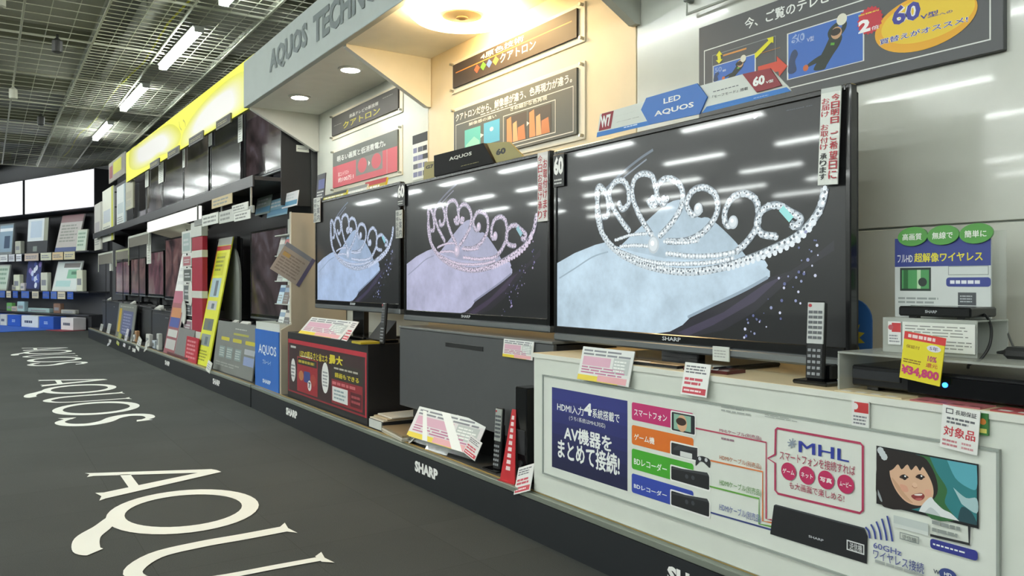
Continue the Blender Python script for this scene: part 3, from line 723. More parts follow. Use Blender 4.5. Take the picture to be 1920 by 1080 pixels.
p.rect((985, 928), (1238, 944), '#33398a', .3); p.lines((1000, 915), (1225, 960), 1, W, .5, 9); p.lines((995, 848), (1175, 815), 2, '#8f9692'); 
p.done(t, 'print')

# long dark sign on the white wall
SY = WY - 0.02
t = Thing('wall_sign', 'long dark grey wall sign with goalkeeper picture and yellow oval', 'sign', (-1.6, SY, 1.62))
w2 = crop(1080, 0, 3); w3 = crop(1560, 0, 3)
bx0 = FA.X(1310, SY); bx1 = FA.X(1882, SY); bz0 = FA.V(1882, 93, SY)[1]; bz1 = FA.V(1310, 53, SY)[1]
t.part('board', MB().box(bx0, bx1, SY, WY, bz0, bz1, bev=0.002), M('#4a4c4e', 0.4))
p = Print(SY, on(FA, SY, w2))
ix0 = FA.X(1320, SY); ix1 = FA.X(1858, SY); iz0 = FA.V(1858, 75, SY)[1]; iz1 = FA.V(1320, 95, SY)[1]
keep = p.mp; p.mp = lambda a, b: (a, b); p.outline((ix0, iz0), (ix1, iz1), .004, '#e4e7e2')
p.mp = keep; a = keep(950, 168); b = keep(955, 105); c = keep(1530, 0)
p.text('今、ご覧のテレビから', None, None, W, .03, box=(a[0], a[1], c[0] + 0.02, b[1]))
p.rect((768, 475), (1012, 300), '#d9dcd8'); p.rect((775, 470), (1005, 307), '#3f6fc4')
p.rect((1187, 452), (1622, 55), '#e0e3df'); p.rect((1195, 446), (1614, 64), '#3d6ec2')
def keeper(ll, ur):
    q = p.box4(ll, ur); m0 = p.mp; p.mp = lambda u, v: (q[0] + u*(q[2]-q[0]), q[1] + v*(q[3]-q[1]))
    dk = '#22302a'
    p.poly(spline([(.36, .06), (.42, .24), (.50, .44), (.56, .62), (.60, .72), (.70, .72), (.74, .60), (.70, .44), (.62, .28), (.54, .10), (.50, .02)], 4, True), dk)   # torso, hip
    p.poly(spline([(.48, .34), (.38, .30), (.28, .22), (.24, .14), (.30, .16), (.42, .20), (.52, .24)], 4, True), dk)   # trailing leg
    p.poly(spline([(.58, .62), (.55, .76), (.60, .88), (.70, .95), (.75, .92), (.68, .84), (.64, .74), (.66, .66)], 4, True), dk)   # arm
    p.poly(spline([(.70, .62), (.78, .74), (.80, .88), (.76, .95), (.72, .92), (.74, .82), (.68, .70)], 4, True), dk)   # other arm
    p.disc((.665, .72), .020*(q[2]-q[0])/.28, '#caa07c', n=14); p.disc((.655, .745), .019*(q[2]-q[0])/.28, '#2a2420', rz=.012*(q[2]-q[0])/.28, n=14)
    p.disc((.735, .97), .019*(q[2]-q[0])/.28, '#e7e6d4', n=16); p.line([(.59, .52), (.64, .50)], .008*(q[2]-q[0])/.28, '#5fae3a'); p.disc((.25, .15), .011*(q[2]-q[0])/.28, '#c96a3a', n=10)
    p.poly(spline([(.0, .30), (.04, .55), (.10, .62), (.14, .50), (.10, .36), (.12, .16), (.06, .10), (0, .14)], 4, True), '#2c4268')
    p.mp = m0
keeper((1195, 446), (1614, 64)); keeper((775, 470), (1005, 307))
p.text('60', (1202, 258), (1298, 170), '#9db6de', .06); p.text('60', (1202, 258), (1298, 170), '#3d6ec2', .0); p.text('V型', (1300, 238), (1340, 200), '#c4d2ea', .02)
p.text('50', (782, 412), (822, 372), '#8fa9d6', .03); p.lines((826, 410), (848, 382), 1, '#b9c8e2')
p.rect((828, 318), (960, 268), '#e09a52'); p.lines((835, 312), (952, 276), 1, '#7a4a22', .5, 8); p.rect((1042, 300), (1150, 266), '#e09a52'); p.lines((1048, 296), (1144, 274), 1, '#7a4a22', .5, 8)
p.outline((768, 475), (1125, 200), .0025, '#8b8f8f')
Y = '#e6e02a'
p.poly([(808, 285), (826, 308), (815, 308), (817, 334), (828, 332), (806, 358), (788, 340), (799, 338), (797, 314), (788, 316)], Y)
p.poly([(1112, 205), (1112, 242), (1100, 238), (1024, 318), (1010, 330), (1006, 300), (1012, 298), (1084, 228), (1076, 216)], Y)
p.poly([(1025, 375), (1132, 345), (1130, 315), (1192, 372), (1145, 430), (1140, 402), (1025, 425)], '#d8523f')
p.mp = on(FA, SY, w3)
p.disc((516, 122), .156, '#efb02a', rz=.084, n=48, rot=.02); p.disc((530, 104), .142, '#f2cf3a', rz=.066, n=48, rot=.02)
p.burst((215, 115), .045, '#c62f3f', 20, .88)
p.text('面積約', (150, 95), (265, 52), '#efe04a', .03); p.text('2', (150, 192), (218, 100), '#ffffff', .05); p.text('倍', (224, 172), (266, 138), '#ffffff', .02)
PB = '#3b3f9a'
p.text('60', (340, 150), (500, -5), '#f4f4f0', .07); p.text('60', (340, 150), (500, -5), PB, .03); p.text('V型', (500, 113), (600, 55), PB, .03); p.text('への', (606, 90), (680, 55), PB, .03)
p.text('買替えがオススメ!', (272, 255), (765, 90), '#f4f4f0', .10); p.text('買替えがオススメ!', (272, 255), (765, 90), PB, .02)
p.done(t, 'print')
t = Thing('sign_rail', 'thin white sign rail above the dark goalkeeper sign', 'rail', (-1.8, WY - 0.03, 2.1))
a = FA.V(1288, 27, WY - 0.03); b = FA.V(1288, -20, WY - 0.03)
t.part('rod', MB().tube([(a[0], WY - 0.03, a[1] + 0.25), (a[0], WY - 0.03, a[1]), (a[0] + 0.9, WY - 0.03, a[1])], 0.006, 8), M('#c9cec6', 0.3, metal=0.4))
t.part('clip', MB().box(a[0] - 0.012, a[0] + 0.012, WY - 0.04, WY, a[1] + 0.05, a[1] + 0.08, bev=0.003), M('#7c807c', 0.4))
t.part('clip', MB().box(a[0] + 0.85, a[0] + 0.874, WY - 0.04, WY, a[1] - 0.012, a[1] + 0.012, bev=0.003), M('#7c807c', 0.4))

# framed signs of the two bays
def bay_sign(label, l, r, face, draw, hold=0.03):
    x0, z1a = FA.V(l[0], l[1], SY); _, z0a = FA.V(l[0], l[2], SY); x1, z1b = FA.V(r[0], r[1], SY); _, z0b = FA.V(r[0], r[2], SY)
    z0, z1 = (z0a+z0b)/2, (z1a+z1b)/2
    t = Thing('wall_sign', label, 'sign', ((x0+x1)/2, SY, z0))
    t.part('backing', MB().box(x0 - hold, x1 + hold*1.6, WY - 0.008, WY, z0 - hold, z1 + hold*0.8, bev=0.002), M('#e3dcc6', 0.35))
    t.part('board', box(x0, x1, SY, WY - 0.008, z0, z1), M(face, 0.55))
    for x in (x0 - hold*.6, x1 + hold*1.1):
        for z in (z0 - hold*.4, z1 + hold*.3):
            t.part('pin', MB().tube([(x, WY - 0.03, z), (x, WY - 0.008, z)], 0.008, 10), M('#b8b8ae', 0.25, metal=0.8))
    p = Print(SY, lambda u, v: (x0 + u*(x1-x0), z0 + v*(z1-z0))); draw(p); p.done(t, 'print')
def d1(p):
    p.line([(.03, .62), (.97, .62)], .006, '#c9853c')
    for u, c in ((.235, '#d8553a'), (.292, '#62a83a'), (.345, '#5d78c8'), (.402, '#dcc84a')):
        p.poly([(u, .22), (u + .026, .40), (u, .58), (u - .026, .40)], c); p.poly([(u, .40), (u + .026, .40), (u, .58), (u - .026, .40)], c)
    p.text('クアトロン', (.44, .22), (.72, .56), '#f3f1e6', .03); p.text('4原色技術', (.27, .68), (.63, .92), '#efe8d2', .02)
def d2(p):
    g = '#d9dcd6'
    p.text('クアトロンだから、解像感が違う、色再現力が違う。', (.02, .80), (.97, .94), '#eceee6', .03)
    p.outline((.02, .04), (.98, .74), .004, g); p.lines((.26, .755), (.62, .79), 1, g, .5, 9)
    p.text('解像感の違い', (.15, .64), (.40, .70), g, .02); p.text('きめ細かな色再現', (.52, .66), (.80, .73), g, .02)
    p.rect((.11, .22), (.26, .58), '#5fb9b4'); p.rect((.29, .22), (.43, .60), '#55a6cc'); p.poly([(.12, .3), (.2, .42), (.25, .32), (.25, .25), (.12, .25)], '#8ed0c0'); p.disc((.36, .46), .02, '#b9d2dc', rz=.012)
    p.poly([(.26, .36), (.29, .40), (.26, .44)], g)
    p.outline((.46, .10), (.86, .62), .004, g)
    for u in (.48, .66):
        p.rect((u, .13), (u + .17, .58), '#4f4a44')
        for k, (a, b, hh) in enumerate(((.01, .055, .44), (.06, .10, .34), (.10, .16, .25))): p.poly([(u + a, .13), (u + b, .13), (u + b - .01, .13 + hh), (u + a - .0, .13 + hh - .03)], ['#c98a5e', '#d8a278', '#b97a50'][k])
    p.poly([(.65, .33), (.67, .37), (.65, .41)], g)
bay_sign('dark brown sign with four coloured diamonds on the warm lit wall', (849, 115, 163), (1081, 25, 73), '#3d3530', d1)
bay_sign('grey sign with picture pairs on the cream wall behind the middle television', (851, 207, 300), (1081, 130, 262), '#5d6361', d2)
def d3(p):
    p.text('クアトロン', (.20, .14), (.76, .46), '#c8bf3c', .03); p.text('液晶テレビの新技術', (.30, .56), (.74, .74), '#d6d8d0', .02)
    p.lines((.04, .46), (.20, .52), 1, '#8d8f88'); p.lines((.80, .74), (.95, .80), 1, '#8d8f88')
def d4(p):
    p.rect((0, 0), (1, .60), '#c8606a'); p.text('明るい画質と低消費電力。', (.08, .70), (.84, .86), '#e4e7e2', .03)
    p.rect((.40, .16), (.80, .60), '#82817c'); p.disc((.50, .40), .085, '#c8606a', rz=.055); p.disc((.71, .40), .085, '#c8606a', rz=.055)
    p.text('高コントラスト', (.10, .28), (.28, .40), '#f0e4e2', .02); p.text('約100万:1', (.10, .12), (.36, .25), '#f0e4e2', .03); p.poly([(.595, .33), (.62, .40), (.595, .47)], '#e9ece8')
    p.rect((.86, .0), (.865, .6), '#b0b0a8')
bay_sign('dark sign with yellow lettering under the canopy downlights', (622, 217, 251), (746, 167, 209), '#4b4b49', d3)
bay_sign('grey and pink red sign on the white wall above the left television', (624, 284, 343), (745, 246, 333), '#6d716d', d4)

# ------------------------------------------------------------------ things on and around the three televisions
def flatpts(fr, y, cr, pts): return [fr.V(*cr(*q), y) for q in pts]
y = 1.995
t = Thing('tv_topper', 'white and blue header card with red tags on the right television', 'header card', (-2.0, y, 1.567))
strip = flatpts(FA, y, w2, [(116, 772), (135, 642), (560, 520), (945, 415), (1100, 390), (1205, 497), (1210, 512)])
strip = [(a, max(b, 1.5665)) for a, b in strip]
t.part('strip', MB().prism(strip, 'y', y, y + 0.004), M('#d5dad2', 0.4))
hx = flatpts(FA, y, w2, [(372, 618), (402, 552), (688, 470), (744, 546), (702, 642), (418, 702)])
t.part('hexagon_badge', MB().prism(hx, 'y', y - 0.006, y - 0.001), M('#2f6fc0', 0.4))
rd = flatpts(FA, y, w2, [(943, 418), (1098, 385), (1162, 482), (1022, 520)])
t.part('size_tag', MB().prism(rd, 'y', y - 0.006, y - 0.001), M('#8a1626', 0.4))
p = Print(y - 0.0062, on(FA, y, w2))
p.text('LED', (500, 586), (596, 530), '#e9eee8', .02); p.text('AQUOS', (448, 662), (670, 572), '#f2f5f0', .03); p.text('60', (1002, 492), (1070, 418), '#f2f2ee', .05); p.text('V型', (1076, 472), (1118, 446), '#f2f2ee', .03)
p.y = y
p.poly([(128, 738), (146, 640), (213, 622), (196, 722)], '#8e1a2c'); p.text('W7', (138, 722), (196, 640), '#f2f2ee', .05)
p.poly([(116, 772), (120, 745), (405, 680), (420, 702)], '#3a7cc8'); p.poly([(708, 638), (735, 600), (1185, 490), (1210, 512)], '#3a7cc8')
p.lines((225, 655), (352, 622), 1, '#5c6064', .5, 6); p.text('Wi-Fi内蔵 搭載', (228, 690), (356, 655), '#3c4044', .01); p.text('「モーフモード」搭載', (768, 555), (968, 487), '#3c4044', .01); p.lines((772, 512), (940, 478), 1, '#6c7074', .5, 8)
p.lines((270, 712), (370, 700), 1, '#cfe0f0', .5, 5); p.lines((775, 608), (890, 580), 1, '#cfe0f0', .5, 5); p.lines((1000, 556), (1095, 528), 1, '#cfe0f0', .5, 5)
p.done(t, 'print')
yb = TVY - 0.010
def tag60(label, x, z, w=0.075, h=0.135, y=yb):
    t = Thing('size_tag', label, 'size tag', (x, y, z), local=True, group='black sixty inch tags')
    t.part('card', MB().box(-w/2, w/2, 0, 0.003, 0, h, bev=0.001), M('#17181a', 0.4))
    p = Print(0.0); p.text('60', None, None, '#f2f2ee', .05, box=(-w*.44, h*.36, w*.44, h*.94)); p.lines((-w*.4, h*.06), (w*.4, h*.26), 2, '#b9bcb8'); p.done(t, 'print')
tag60('black size tag with white 60 on the left edge of the right television', -2.672, 1.412)
tag60('black size tag with white 60 between the left and middle televisions', -4.178, 1.452, 0.10, 0.13, yb - 0.002)
def strip_draw(a, b, ca='#b53a44', cb='#b53a44'):
    def f(p, w, h):
        p.column(a, (-w*.45, h*.03), (-w*.04, h*.97), ca, .02); p.column(b, (w*.06, h*.03), (w*.46, h*.90), cb, .02)
        p.outline((-w*.5, 0), (w*.5, h), .001, '#b9bcb6')
    return f
x0 = FA.X(1533, 1.975); x1 = FA.X(1570, 1.975); z0 = FA.V(1545, 347, 1.975)[1]; z1 = FA.V(1560, 163, 1.975)[1]
def dstrip(p, w, h):
    p.rect((-w*.5, h*.95), (w*.5, h), '#cdd2cc'); p.column('お届け お取付け', (-w*.44, h*.36), (-w*.05, h*.90), '#b5303c', .02); p.column('承ります', (-w*.42, h*.05), (-w*.08, h*.33), '#2a2a2c', .03)
    p.column('今日明日', (w*.06, h*.62), (w*.46, h*.93), '#b5303c', .03); p.column('ご希望日に', (w*.06, h*.05), (w*.46, h*.55), '#b5303c', .02)
card('notice_strip', 'white upright notice strip with red characters on the right edge of the right television', 'notice', FA, ((x0+x1)/2, 1.975, z0), x1-x0, z1-z0, 0, 0, '#e8ebe4', dstrip, th=0.004, ry=2.5)
x0 = FA.X(1008, 1.985); x1 = FA.X(1027, 1.985); z0 = FA.V(1018, 415, 1.985)[1]; z1 = FA.V(1018, 285, 1.985)[1]
card('notice_strip', 'narrow white strip with red characters on the right edge of the middle television', 'notice', FA, ((x0+x1)/2, 1.985, z0), x1-x0, z1-z0, 0, 0, '#e2dedb', strip_draw('今日お届け承り', 'お取付けます'), th=0.004)
for px0, px1, py0, py1, lb in ((742, 754, 447, 395, 'small pale strip under the 60 tag beside the left television'), (588, 600, 418, 372, 'small pale strip at the upper left edge of the left television')):
    x0 = FA.X(px0, 1.985); x1 = FA.X(px1, 1.985); z0 = FA.V(px0, py0, 1.985)[1]; z1 = FA.V(px0, py1, 1.985)[1]
    card('notice_strip', lb, 'notice', FA, ((x0+x1)/2, 1.985, z0), x1-x0, z1-z0, 0, 0, '#c9cbc3', strip_draw('価格お得品', 'ご案内', '#5a5c60', '#5a5c60'), th=0.004)
# header of the middle television
yt = 1.99; b1 = crop(740, 0, 3.376)
t = Thing('tv_topper', 'black and gold header box on the middle television', 'header card', (-3.7, yt, 1.575))
q = flatpts(FA, yt, b1, [(250, 1070), (248, 985), (560, 905), (628, 1000)]); zb = 1.576
q[0] = (q[0][0], zb); q[3] = (q[3][0], zb)
bb = t.part('black_box', MB().prism(q, 'y', yt, yt + 0.06), M('#101113', 0.6, spec=0.2))
q2 = flatpts(FA, yt, b1, [(572, 905), (712, 895), (800, 972), (632, 1015)]); q2[3] = (q2[3][0], zb); q2[2] = (q2[2][0], zb)
g1 = t.part('gold_tag', MB().prism(q2, 'y', yt + 0.01, yt + 0.02), M('#8d8444', 0.4))
q3 = flatpts(FA, yt, b1, [(170, 1078), (178, 1025), (246, 1018), (250, 1075)]); q3[0] = (q3[0][0], zb); q3[3] = (q3[3][0], zb)
g2 = t.part('gold_tag', MB().prism(q3, 'y', yt + 0.01, yt + 0.02), M('#8d8444', 0.4))
p = Print(yt, on(FA, yt, b1)); p.text('AQUOS', (345, 1022), (488, 958), '#c9ccc4', .03); p.lines((420, 1050), (560, 1020), 1, '#a8a468', .5, 6); p.done(t, 'lettering', bb)
p = Print(yt + 0.01, on(FA, yt, b1)); p.text('60', (630, 985), (692, 928), '#1c1c1a', .06); p.lines((700, 968), (740, 958), 1, '#3a3820'); p.done(t, 'lettering', g1)
p = Print(yt + 0.01, on(FA, yt, b1)); p.text('G7', (186, 1072), (236, 1036), '#2a281a', .05); p.done(t, 'lettering', g2)
# leaflets lying on the left television, wall strip, dark card
for i, (px0, px1, py, hh, c, lb) in enumerate(((612, 655, 352, .035, '#c9c23a', 'yellow and black leaflet lying on top of the left television'), (655, 690, 345, .045, '#d9dcd6', 'white leaflet lying on top of the left television'),
                                            (682, 722, 335, .060, '#b8a42a', 'tallest yellow, red and white leaflet stack on the left television'))):
    x0 = FA.X(px0, 2.03); x1 = FA.X(px1, 2.03)
    def dd(p, w, h, i=i): p.rect((-w*.5, h*.5), (w*.5, h), ['#2a2a28', '#8a8c88', '#b23038'][i]); p.lines((-w*.45, h*.08), (w*.45, h*.45), 1, '#f0f0ea', .6, 5)
    card('leaflet', lb, 'leaflet', FA, ((x0+x1)/2, 2.005 + i*0.012, 1.598), x1-x0, hh, 12, 0, c, dd, th=0.012, group='leaflets on the left television')
x0 = FA.X(770, SY); x1 = FA.X(798, SY); z0 = FA.V(784, 335, SY)[1]; z1 = FA.V(784, 250, SY)[1]
def dq(p, w, h):
    p.rect((-w*.5, h*.80), (w*.5, h), '#1d1e20')
    for k in range(12): p.rect((-w*.45 + (k % 3)*w*.32, h*(.06 + .18*(k//3))), (-w*.22 + (k % 3)*w*.32 + random.random()*w*.1, h*(.17 + .18*(k//3))), random.choice(['#2a2c30', '#5a5c68', '#7d80a0']))
card('notice_strip', 'black and white patterned strip on the wall between the two bays', 'notice', FA, ((x0+x1)/2, WY - 0.006, z0), x1-x0, z1-z0, 0, 0, '#dfe2dc', dq, th=0.005)
x0 = FA.X(594, 2.02); x1 = FA.X(609, 2.02)
def dk(p, w, h): p.rect((-w*.3, h*.45), (w*.45, h*.8), '#5a5f9a'); p.lines((-w*.4, h*.08), (w*.4, h*.4), 3, '#c7cac4')
card('leaflet', 'dark blue leaflet standing at the left corner of the left television', 'leaflet', FA, ((x0+x1)/2, 2.012, 1.598), x1-x0, 0.20, 4, 0, '#2b2c34', dk, th=0.006)

# on the white counter
def hang(px0, px1, py0, py1, y, name, label, cat, face, draw, tilt=0, th=0.003, group=None, rz=0, ry=0):
    x0 = FA.X(px0, y); x1 = FA.X(px1, y); xm = (px0+px1)/2; z0 = FA.V(xm, py1, y)[1]; z1 = FA.V(xm, py0, y)[1]
    return card(name, label, cat, FA, ((x0+x1)/2, y, z0), x1-x0, (z1-z0)/math.cos(R(tilt)), tilt, rz, face, draw, th, group, ry=ry)
hang(1082, 1178, 655, 718, 1.795, 'price_card', 'pink, white and yellow price leaflet in clear holder on the counter edge', 'price card', '#dde0dc', px_sheet, tilt=14)
hang(1276, 1324, 682, 742, 1.795, 'price_card', 'white card with red footer hanging on the counter edge below the television', 'price card', '#e6e8e4', px_price, tilt=12)
hang(1336, 1367, 650, 677, TVY - 0.014, 'price_card', 'small white card on the lower frame of the right television', 'price card', '#d8dcd2', lambda p, w, h: p.lines((-w*.4, h*.2), (w*.4, h*.8), 3, '#a9aca6', .4), th=0.004)
hang(1597, 1629, 752, 801, 1.812, 'price_card', 'small red and white tag hanging below the recorder shelf', 'price card', '#e0e2de', lambda p, w, h: (p.rect((-w*.35, h*.55), (w*.48, h*.95), '#c33a3c'), p.disc((-w*.3, h*.78), w*.18, '#e4e2e0'), p.lines((-w*.4, h*.08), (w*.4, h*.46), 3, '#7d8086')), th=0.004)
def dtai(p, w, h):
    p.outline((-w*.40, h*.82), (-w*.20, h*.94), .002, '#4a4c50'); p.text('長期保証', (-w*.14, h*.82), (w*.42, h*.93), '#3a3c40', .02); p.lines((-w*.36, h*.58), (w*.40, h*.76), 2, '#6a6c70', .55, 6)
    p.text('対象品', (-w*.42, h*.30), (w*.42, h*.53), '#c23a44', .03); p.lines((-w*.44, h*.05), (0, h*.24), 2, '#c8848a'); p.lines((w*.08, h*.05), (w*.42, h*.24), 2, '#d09a9e')
hang(1762, 1832, 764, 846, 1.802, 'price_card', 'white card with large red characters hanging from the counter edge', 'price card', '#e9ebe6', dtai, th=0.003, ry=4)
hang(1834, 1852, 775, 816, 1.812, 'price_card', 'small green and orange tag beside the white card on the counter', 'price card', '#3c7a3c', lambda p, w, h: (p.disc((0, h*.62), w*.34, '#d8843a'), p.rect((-w*.4, h*.1), (w*.4, h*.3), '#d8cf6a')), th=0.008)
for i, (xa, xb, ya, yb_, c, lb) in enumerate(((-2.21, -1.86, 1.845, 1.97, '#2c2d2f', 'black glossy leaflet with white stripe lying before the right television'), (-1.83, -1.66, 1.86, 1.95, '#5a2a2c', 'small dark red leaflet lying on the counter before the television'))):
    t = Thing('leaflet', lb, 'leaflet', ((xa+xb)/2, (ya+yb_)/2, CT), local=True, rot=(R(0), 0, R(4)))
    t.part('sheet', box(-(xb-xa)/2, (xb-xa)/2, -(yb_-ya)/2, (yb_-ya)/2, 0, 0.010), M(c, 0.12))
    s = MB().add([(-.02, -(yb_-ya)/2, .0105), (.05, -(yb_-ya)/2, .0105), (-.01, (yb_-ya)/2, .0105), (-.07, (yb_-ya)/2, .0105)], [(0, 1, 2, 3)])
    t.part('stripe', s, M('#dfe3e6', 0.2))
for i, (xa, xb, c) in enumerate(((-1.26, -1.08, '#d6c8a2'), (-1.06, -0.90, '#b86a6e'), (-0.88, -0.70, '#a8474a'))):
    t = Thing('leaflet', ['cream leaflet under the front of the black recorder', 'pink leaflet under the front of the black recorder', 'dark red leaflet under the front of the black recorder'][i], 'leaflet', ((xa+xb)/2, 1.84, CT), local=True, group='leaflets under the recorder')
    t.part('sheet', box(-(xb-xa)/2, (xb-xa)/2, -0.02, 0.05, 0, 0.003), M(c, 0.4))
    for k in range(4): t.part('printed_line', MB().box(-(xb-xa)*.42 + k*.04, -(xb-xa)*.42 + k*.04 + .025, -0.015, 0.0, 0.003, 0.0034), M(['#e4e2dc', '#7d3a3e'][i % 2], 0.5))

def remote(label, fr, c, h, w, tilt, rz, light='#c9cdcb'):
    t = Thing('remote_control', label, 'remote control', c, fr, (R(-tilt), 0, R(rz)), local=True)
    t.part('body', MB().box(-w/2, w/2, 0, 0.018, 0, h, bev=0.005), M('#1c1d1f', 0.3))
    t.part('face_plate', MB().box(-w*.45, w*.45, -0.002, 0.004, h*.46, h*.985, bev=0.001), M(light, 0.4))
    b = MB()
    for r in range(6):
        for k in range(3): b.box(-w*.36 + k*w*.26, -w*.16 + k*w*.26, -0.004, -0.0015, h*(.52 + .065*r), h*(.555 + .065*r))
    t.part('upper_button_group', b, M('#5d6166', 0.4))
    b = MB()
    for r in range(5):
        for k in range(3): b.box(-w*.36 + k*w*.26, -w*.18 + k*w*.26, -0.003, 0.001, h*(.06 + .075*r), h*(.095 + .075*r))
    t.part('lower_button_group', b, M('#8f9397', 0.4))
    t.part('power_button', MB().tube([(-w*.30, 0.0, h*.945), (-w*.30, -0.004, h*.945)], w*.09, 10), M('#b8333a', 0.4))
t = Thing('remote_stand', 'black tray stand holding the remote on the white counter', 'stand', (-1.372, 1.905, CT))
t.part('base', MB().box(-1.425, -1.315, 1.865, 1.96, CT, CT + 0.012, bev=0.004), bez)
t.part('pocket', MB().box(-1.405, -1.337, 1.915, 1.95, CT + 0.012, CT + 0.055, bev=0.004), bez)
remote('remote control standing upright on the white counter before the right television', FA, (-1.371, 1.888, CT + 0.0125), 0.215, 0.052, 4, 10)

# recorder corner on the counter
acr = clear_acrylic()
t = Thing('acrylic_shelf', 'clear acrylic shelf box over the black recorder on the counter', 'shelf', (-0.95, 2.0, CT))
milk = M('#c4c9c2', 0.25, alpha=0.55)
t.part('side_plate', MB().box(-1.279, -1.273, 1.86, 2.18, CT, 0.828, bev=0.001), milk)
t.part('side_plate', MB().box(-0.602, -0.596, 1.86, 2.18, CT, 0.828, bev=0.001), milk)
t.part('top_plate', MB().box(-1.279, -0.596, 1.86, 2.18, 0.8285, 0.834, bev=0.001), milk)
t = Thing('recorder', 'black video recorder with round blue lit button', 'recorder', (-0.93, 1.98, CT + 0.003))
t.part('case', MB().box(-1.255, -0.61, 1.885, 2.15, CT + 0.012, 0.800, bev=0.004), M('#17181a', 0.25))
t.part('front_panel', MB().box(-1.10, -0.61, 1.878, 1.885, CT + 0.010, 0.792, bev=0.002), M('#0c0d10', 0.08))
t.part('disc_tray', MB().box(-1.25, -1.12, 1.880, 1.885, 0.765, 0.790, bev=0.002), M('#2b2d30', 0.25))
for xx in (-1.22, -0.66): t.part('foot', box(xx, xx + 0.03, 1.9, 1.93, CT + 0.003, CT + 0.012), bez)
a = FA.V(1772, 722, 1.877); t.part('power_lamp', MB().tube([(a[0], 1.8785, a[1]), (a[0], 1.875, a[1])], 0.006, 20), M('#2a7cff', emit=6.0))
def dprice(p, w, h):
    p.rect((-w*.5, h*.84), (w*.52, h), '#d23a3c'); p.lines((-w*.40, h*.87), (w*.42, h*.97), 1, '#f0d8d4', .7, 7)
    p.text('保証付', (-w*.42, h*.66), (-w*.08, h*.73), '#a07a20', .02); p.disc((w*.26, h*.74), w*.17, '#dfe0e4', rz=h*.07); p.text('5年', (w*.16, h*.70), (w*.36, h*.78), '#6a5a8a', .03)
    p.text('10%', (w*.14, h*.46), (w*.36, h*.58), '#b8467a', .03); p.lines((-w*.45, h*.34), (w*.02, h*.44), 2, '#8a6a20', .5, 4); p.text('還元', (w*.12, h*.34), (w*.40, h*.43), '#c25a3a', .02)
    p.text('¥34,800', (-w*.48, h*.07), (w*.46, h*.29), '#c23a72', .05)
hang(1686, 1762, 626, 716, 1.852, 'price_card', 'yellow price card reading 34,800 with red header on the acrylic shelf', 'price card', '#e3d62e', dprice, th=0.003, ry=7)
t = Thing('acrylic_stand', 'clear acrylic riser holding the small black set-top box', 'stand', (-1.13, 2.02, 0.834))
sx0 = FA.X(1655, 1.95); sx1 = FA.X(1832, 1.95); sz = FA.V(1740, 598, 1.95)[1]
t.part('front_plate', MB().box(sx0, sx1, 1.95, 1.954, 0.834, sz, bev=0.001), milk)
t.part('top_plate', MB().box(sx0, sx1, 1.9545, 2.10, sz - 0.004, sz, bev=0.001), milk)
t.part('rear_plate', MB().box(sx0, sx1, 2.096, 2.10, 0.834, sz - 0.0045, bev=0.001), milk)
hang(1692, 1828, 606, 660, 1.945, 'info_card', 'white text card on the acrylic riser behind the yellow price card', 'info card', '#dfe2dc', lambda p, w, h: (p.lines((-w*.46, h*.5), (w*.46, h*.92), 4, '#8b8e8b', .35, 5), p.lines((-w*.1, h*.08), (w*.46, h*.42), 3, '#8b8e8b', .35, 5)), th=0.003)
hang(1665, 1689, 603, 646, 1.944, 'info_card', 'small red topped card at the left end of the acrylic riser', 'info card', '#dcdedc', lambda p, w, h: (p.rect((-w*.2, h*.55), (w*.5, h*.95), '#c23a3e'), p.disc((-w*.28, h*.75), w*.2, '#b8565e'), p.lines((-w*.4, h*.08), (w*.4, h*.45), 3, '#8a8d92')), th=0.003)
t = Thing('set_top_box', 'small flat black set-top box on the acrylic riser', 'set-top box', (-1.11, 2.03, sz))
rx0 = FA.X(1686, 1.97); rx1 = FA.X(1822, 1.97)
t.part('case', MB().box(rx0, rx1, 1.965, 2.09, sz + 0.005, sz + 0.030, bev=0.004), M('#131416', 0.2))
for xx in (rx0 + 0.02, rx1 - 0.04): t.part('foot', box(xx, xx + 0.02, 1.98, 2.0, sz, sz + 0.005), bez)
p = Print(1.965); p.text('SHARP', None, None, '#a9adb0', .02, box=((rx0+rx1)/2 - .02, sz + .014, (rx0+rx1)/2 + .01, sz + .021)); p.done(t, 'lettering')
t = Thing('display_poster', 'product poster with three green ovals standing behind the set-top box', 'poster', (-1.13, 2.125, 0.834))
gx0 = FA.X(1678, 2.12); gx1 = FA.X(1858, 2.12); gz1 = FA.V(1678, 448, 2.12)[1]
t.part('board', MB().box(gx0, gx1, 2.12, 2.126, 0.834, gz1), M('#d5dbd8', 0.35, coat=0.2))
ovals = []
for k, pxx in enumerate((1713, 1770, 1832)):
    a = FA.V(pxx, 446, 2.12); ovals.append(t.part('green_oval', MB().prism(ell(a[0], gz1 + 0.004, 0.042, 0.026, 28, 0.06), 'y', 2.114, 2.1195), M('#4e9a3e', 0.3, coat=0.3)))
p = Print(2.12, lambda u, v: (gx0 + u*(gx1-gx0), 0.834 + v*(gz1-0.834)))
p.rect((0, .74), (1, 1), '#37448c'); p.text('超解像ワイヤレス', (.22, .78), (.92, .86), '#e0d63a', .04); p.text('フルHD', (.03, .78), (.20, .85), '#e6e8f0', .02)
p.rect((.06, .52), (.40, .73), '#2c3a34'); p.rect((.08, .54), (.38, .71), '#4f9a5c'); p.rect((.10, .54), (.15, .71), '#2c6a3a'); p.rect((.25, .54), (.29, .71), '#b8d8b0'); p.disc((.31, .60), .012, '#2b3a34')
p.outline((.58, .66), (.98, .74), .002, '#9aa2a0'); p.rect((.56, .56), (1.0, .64), '#3a4690', .3); p.lines((.60, .57), (.96, .63), 1, '#e6e8f0', .5, 7)
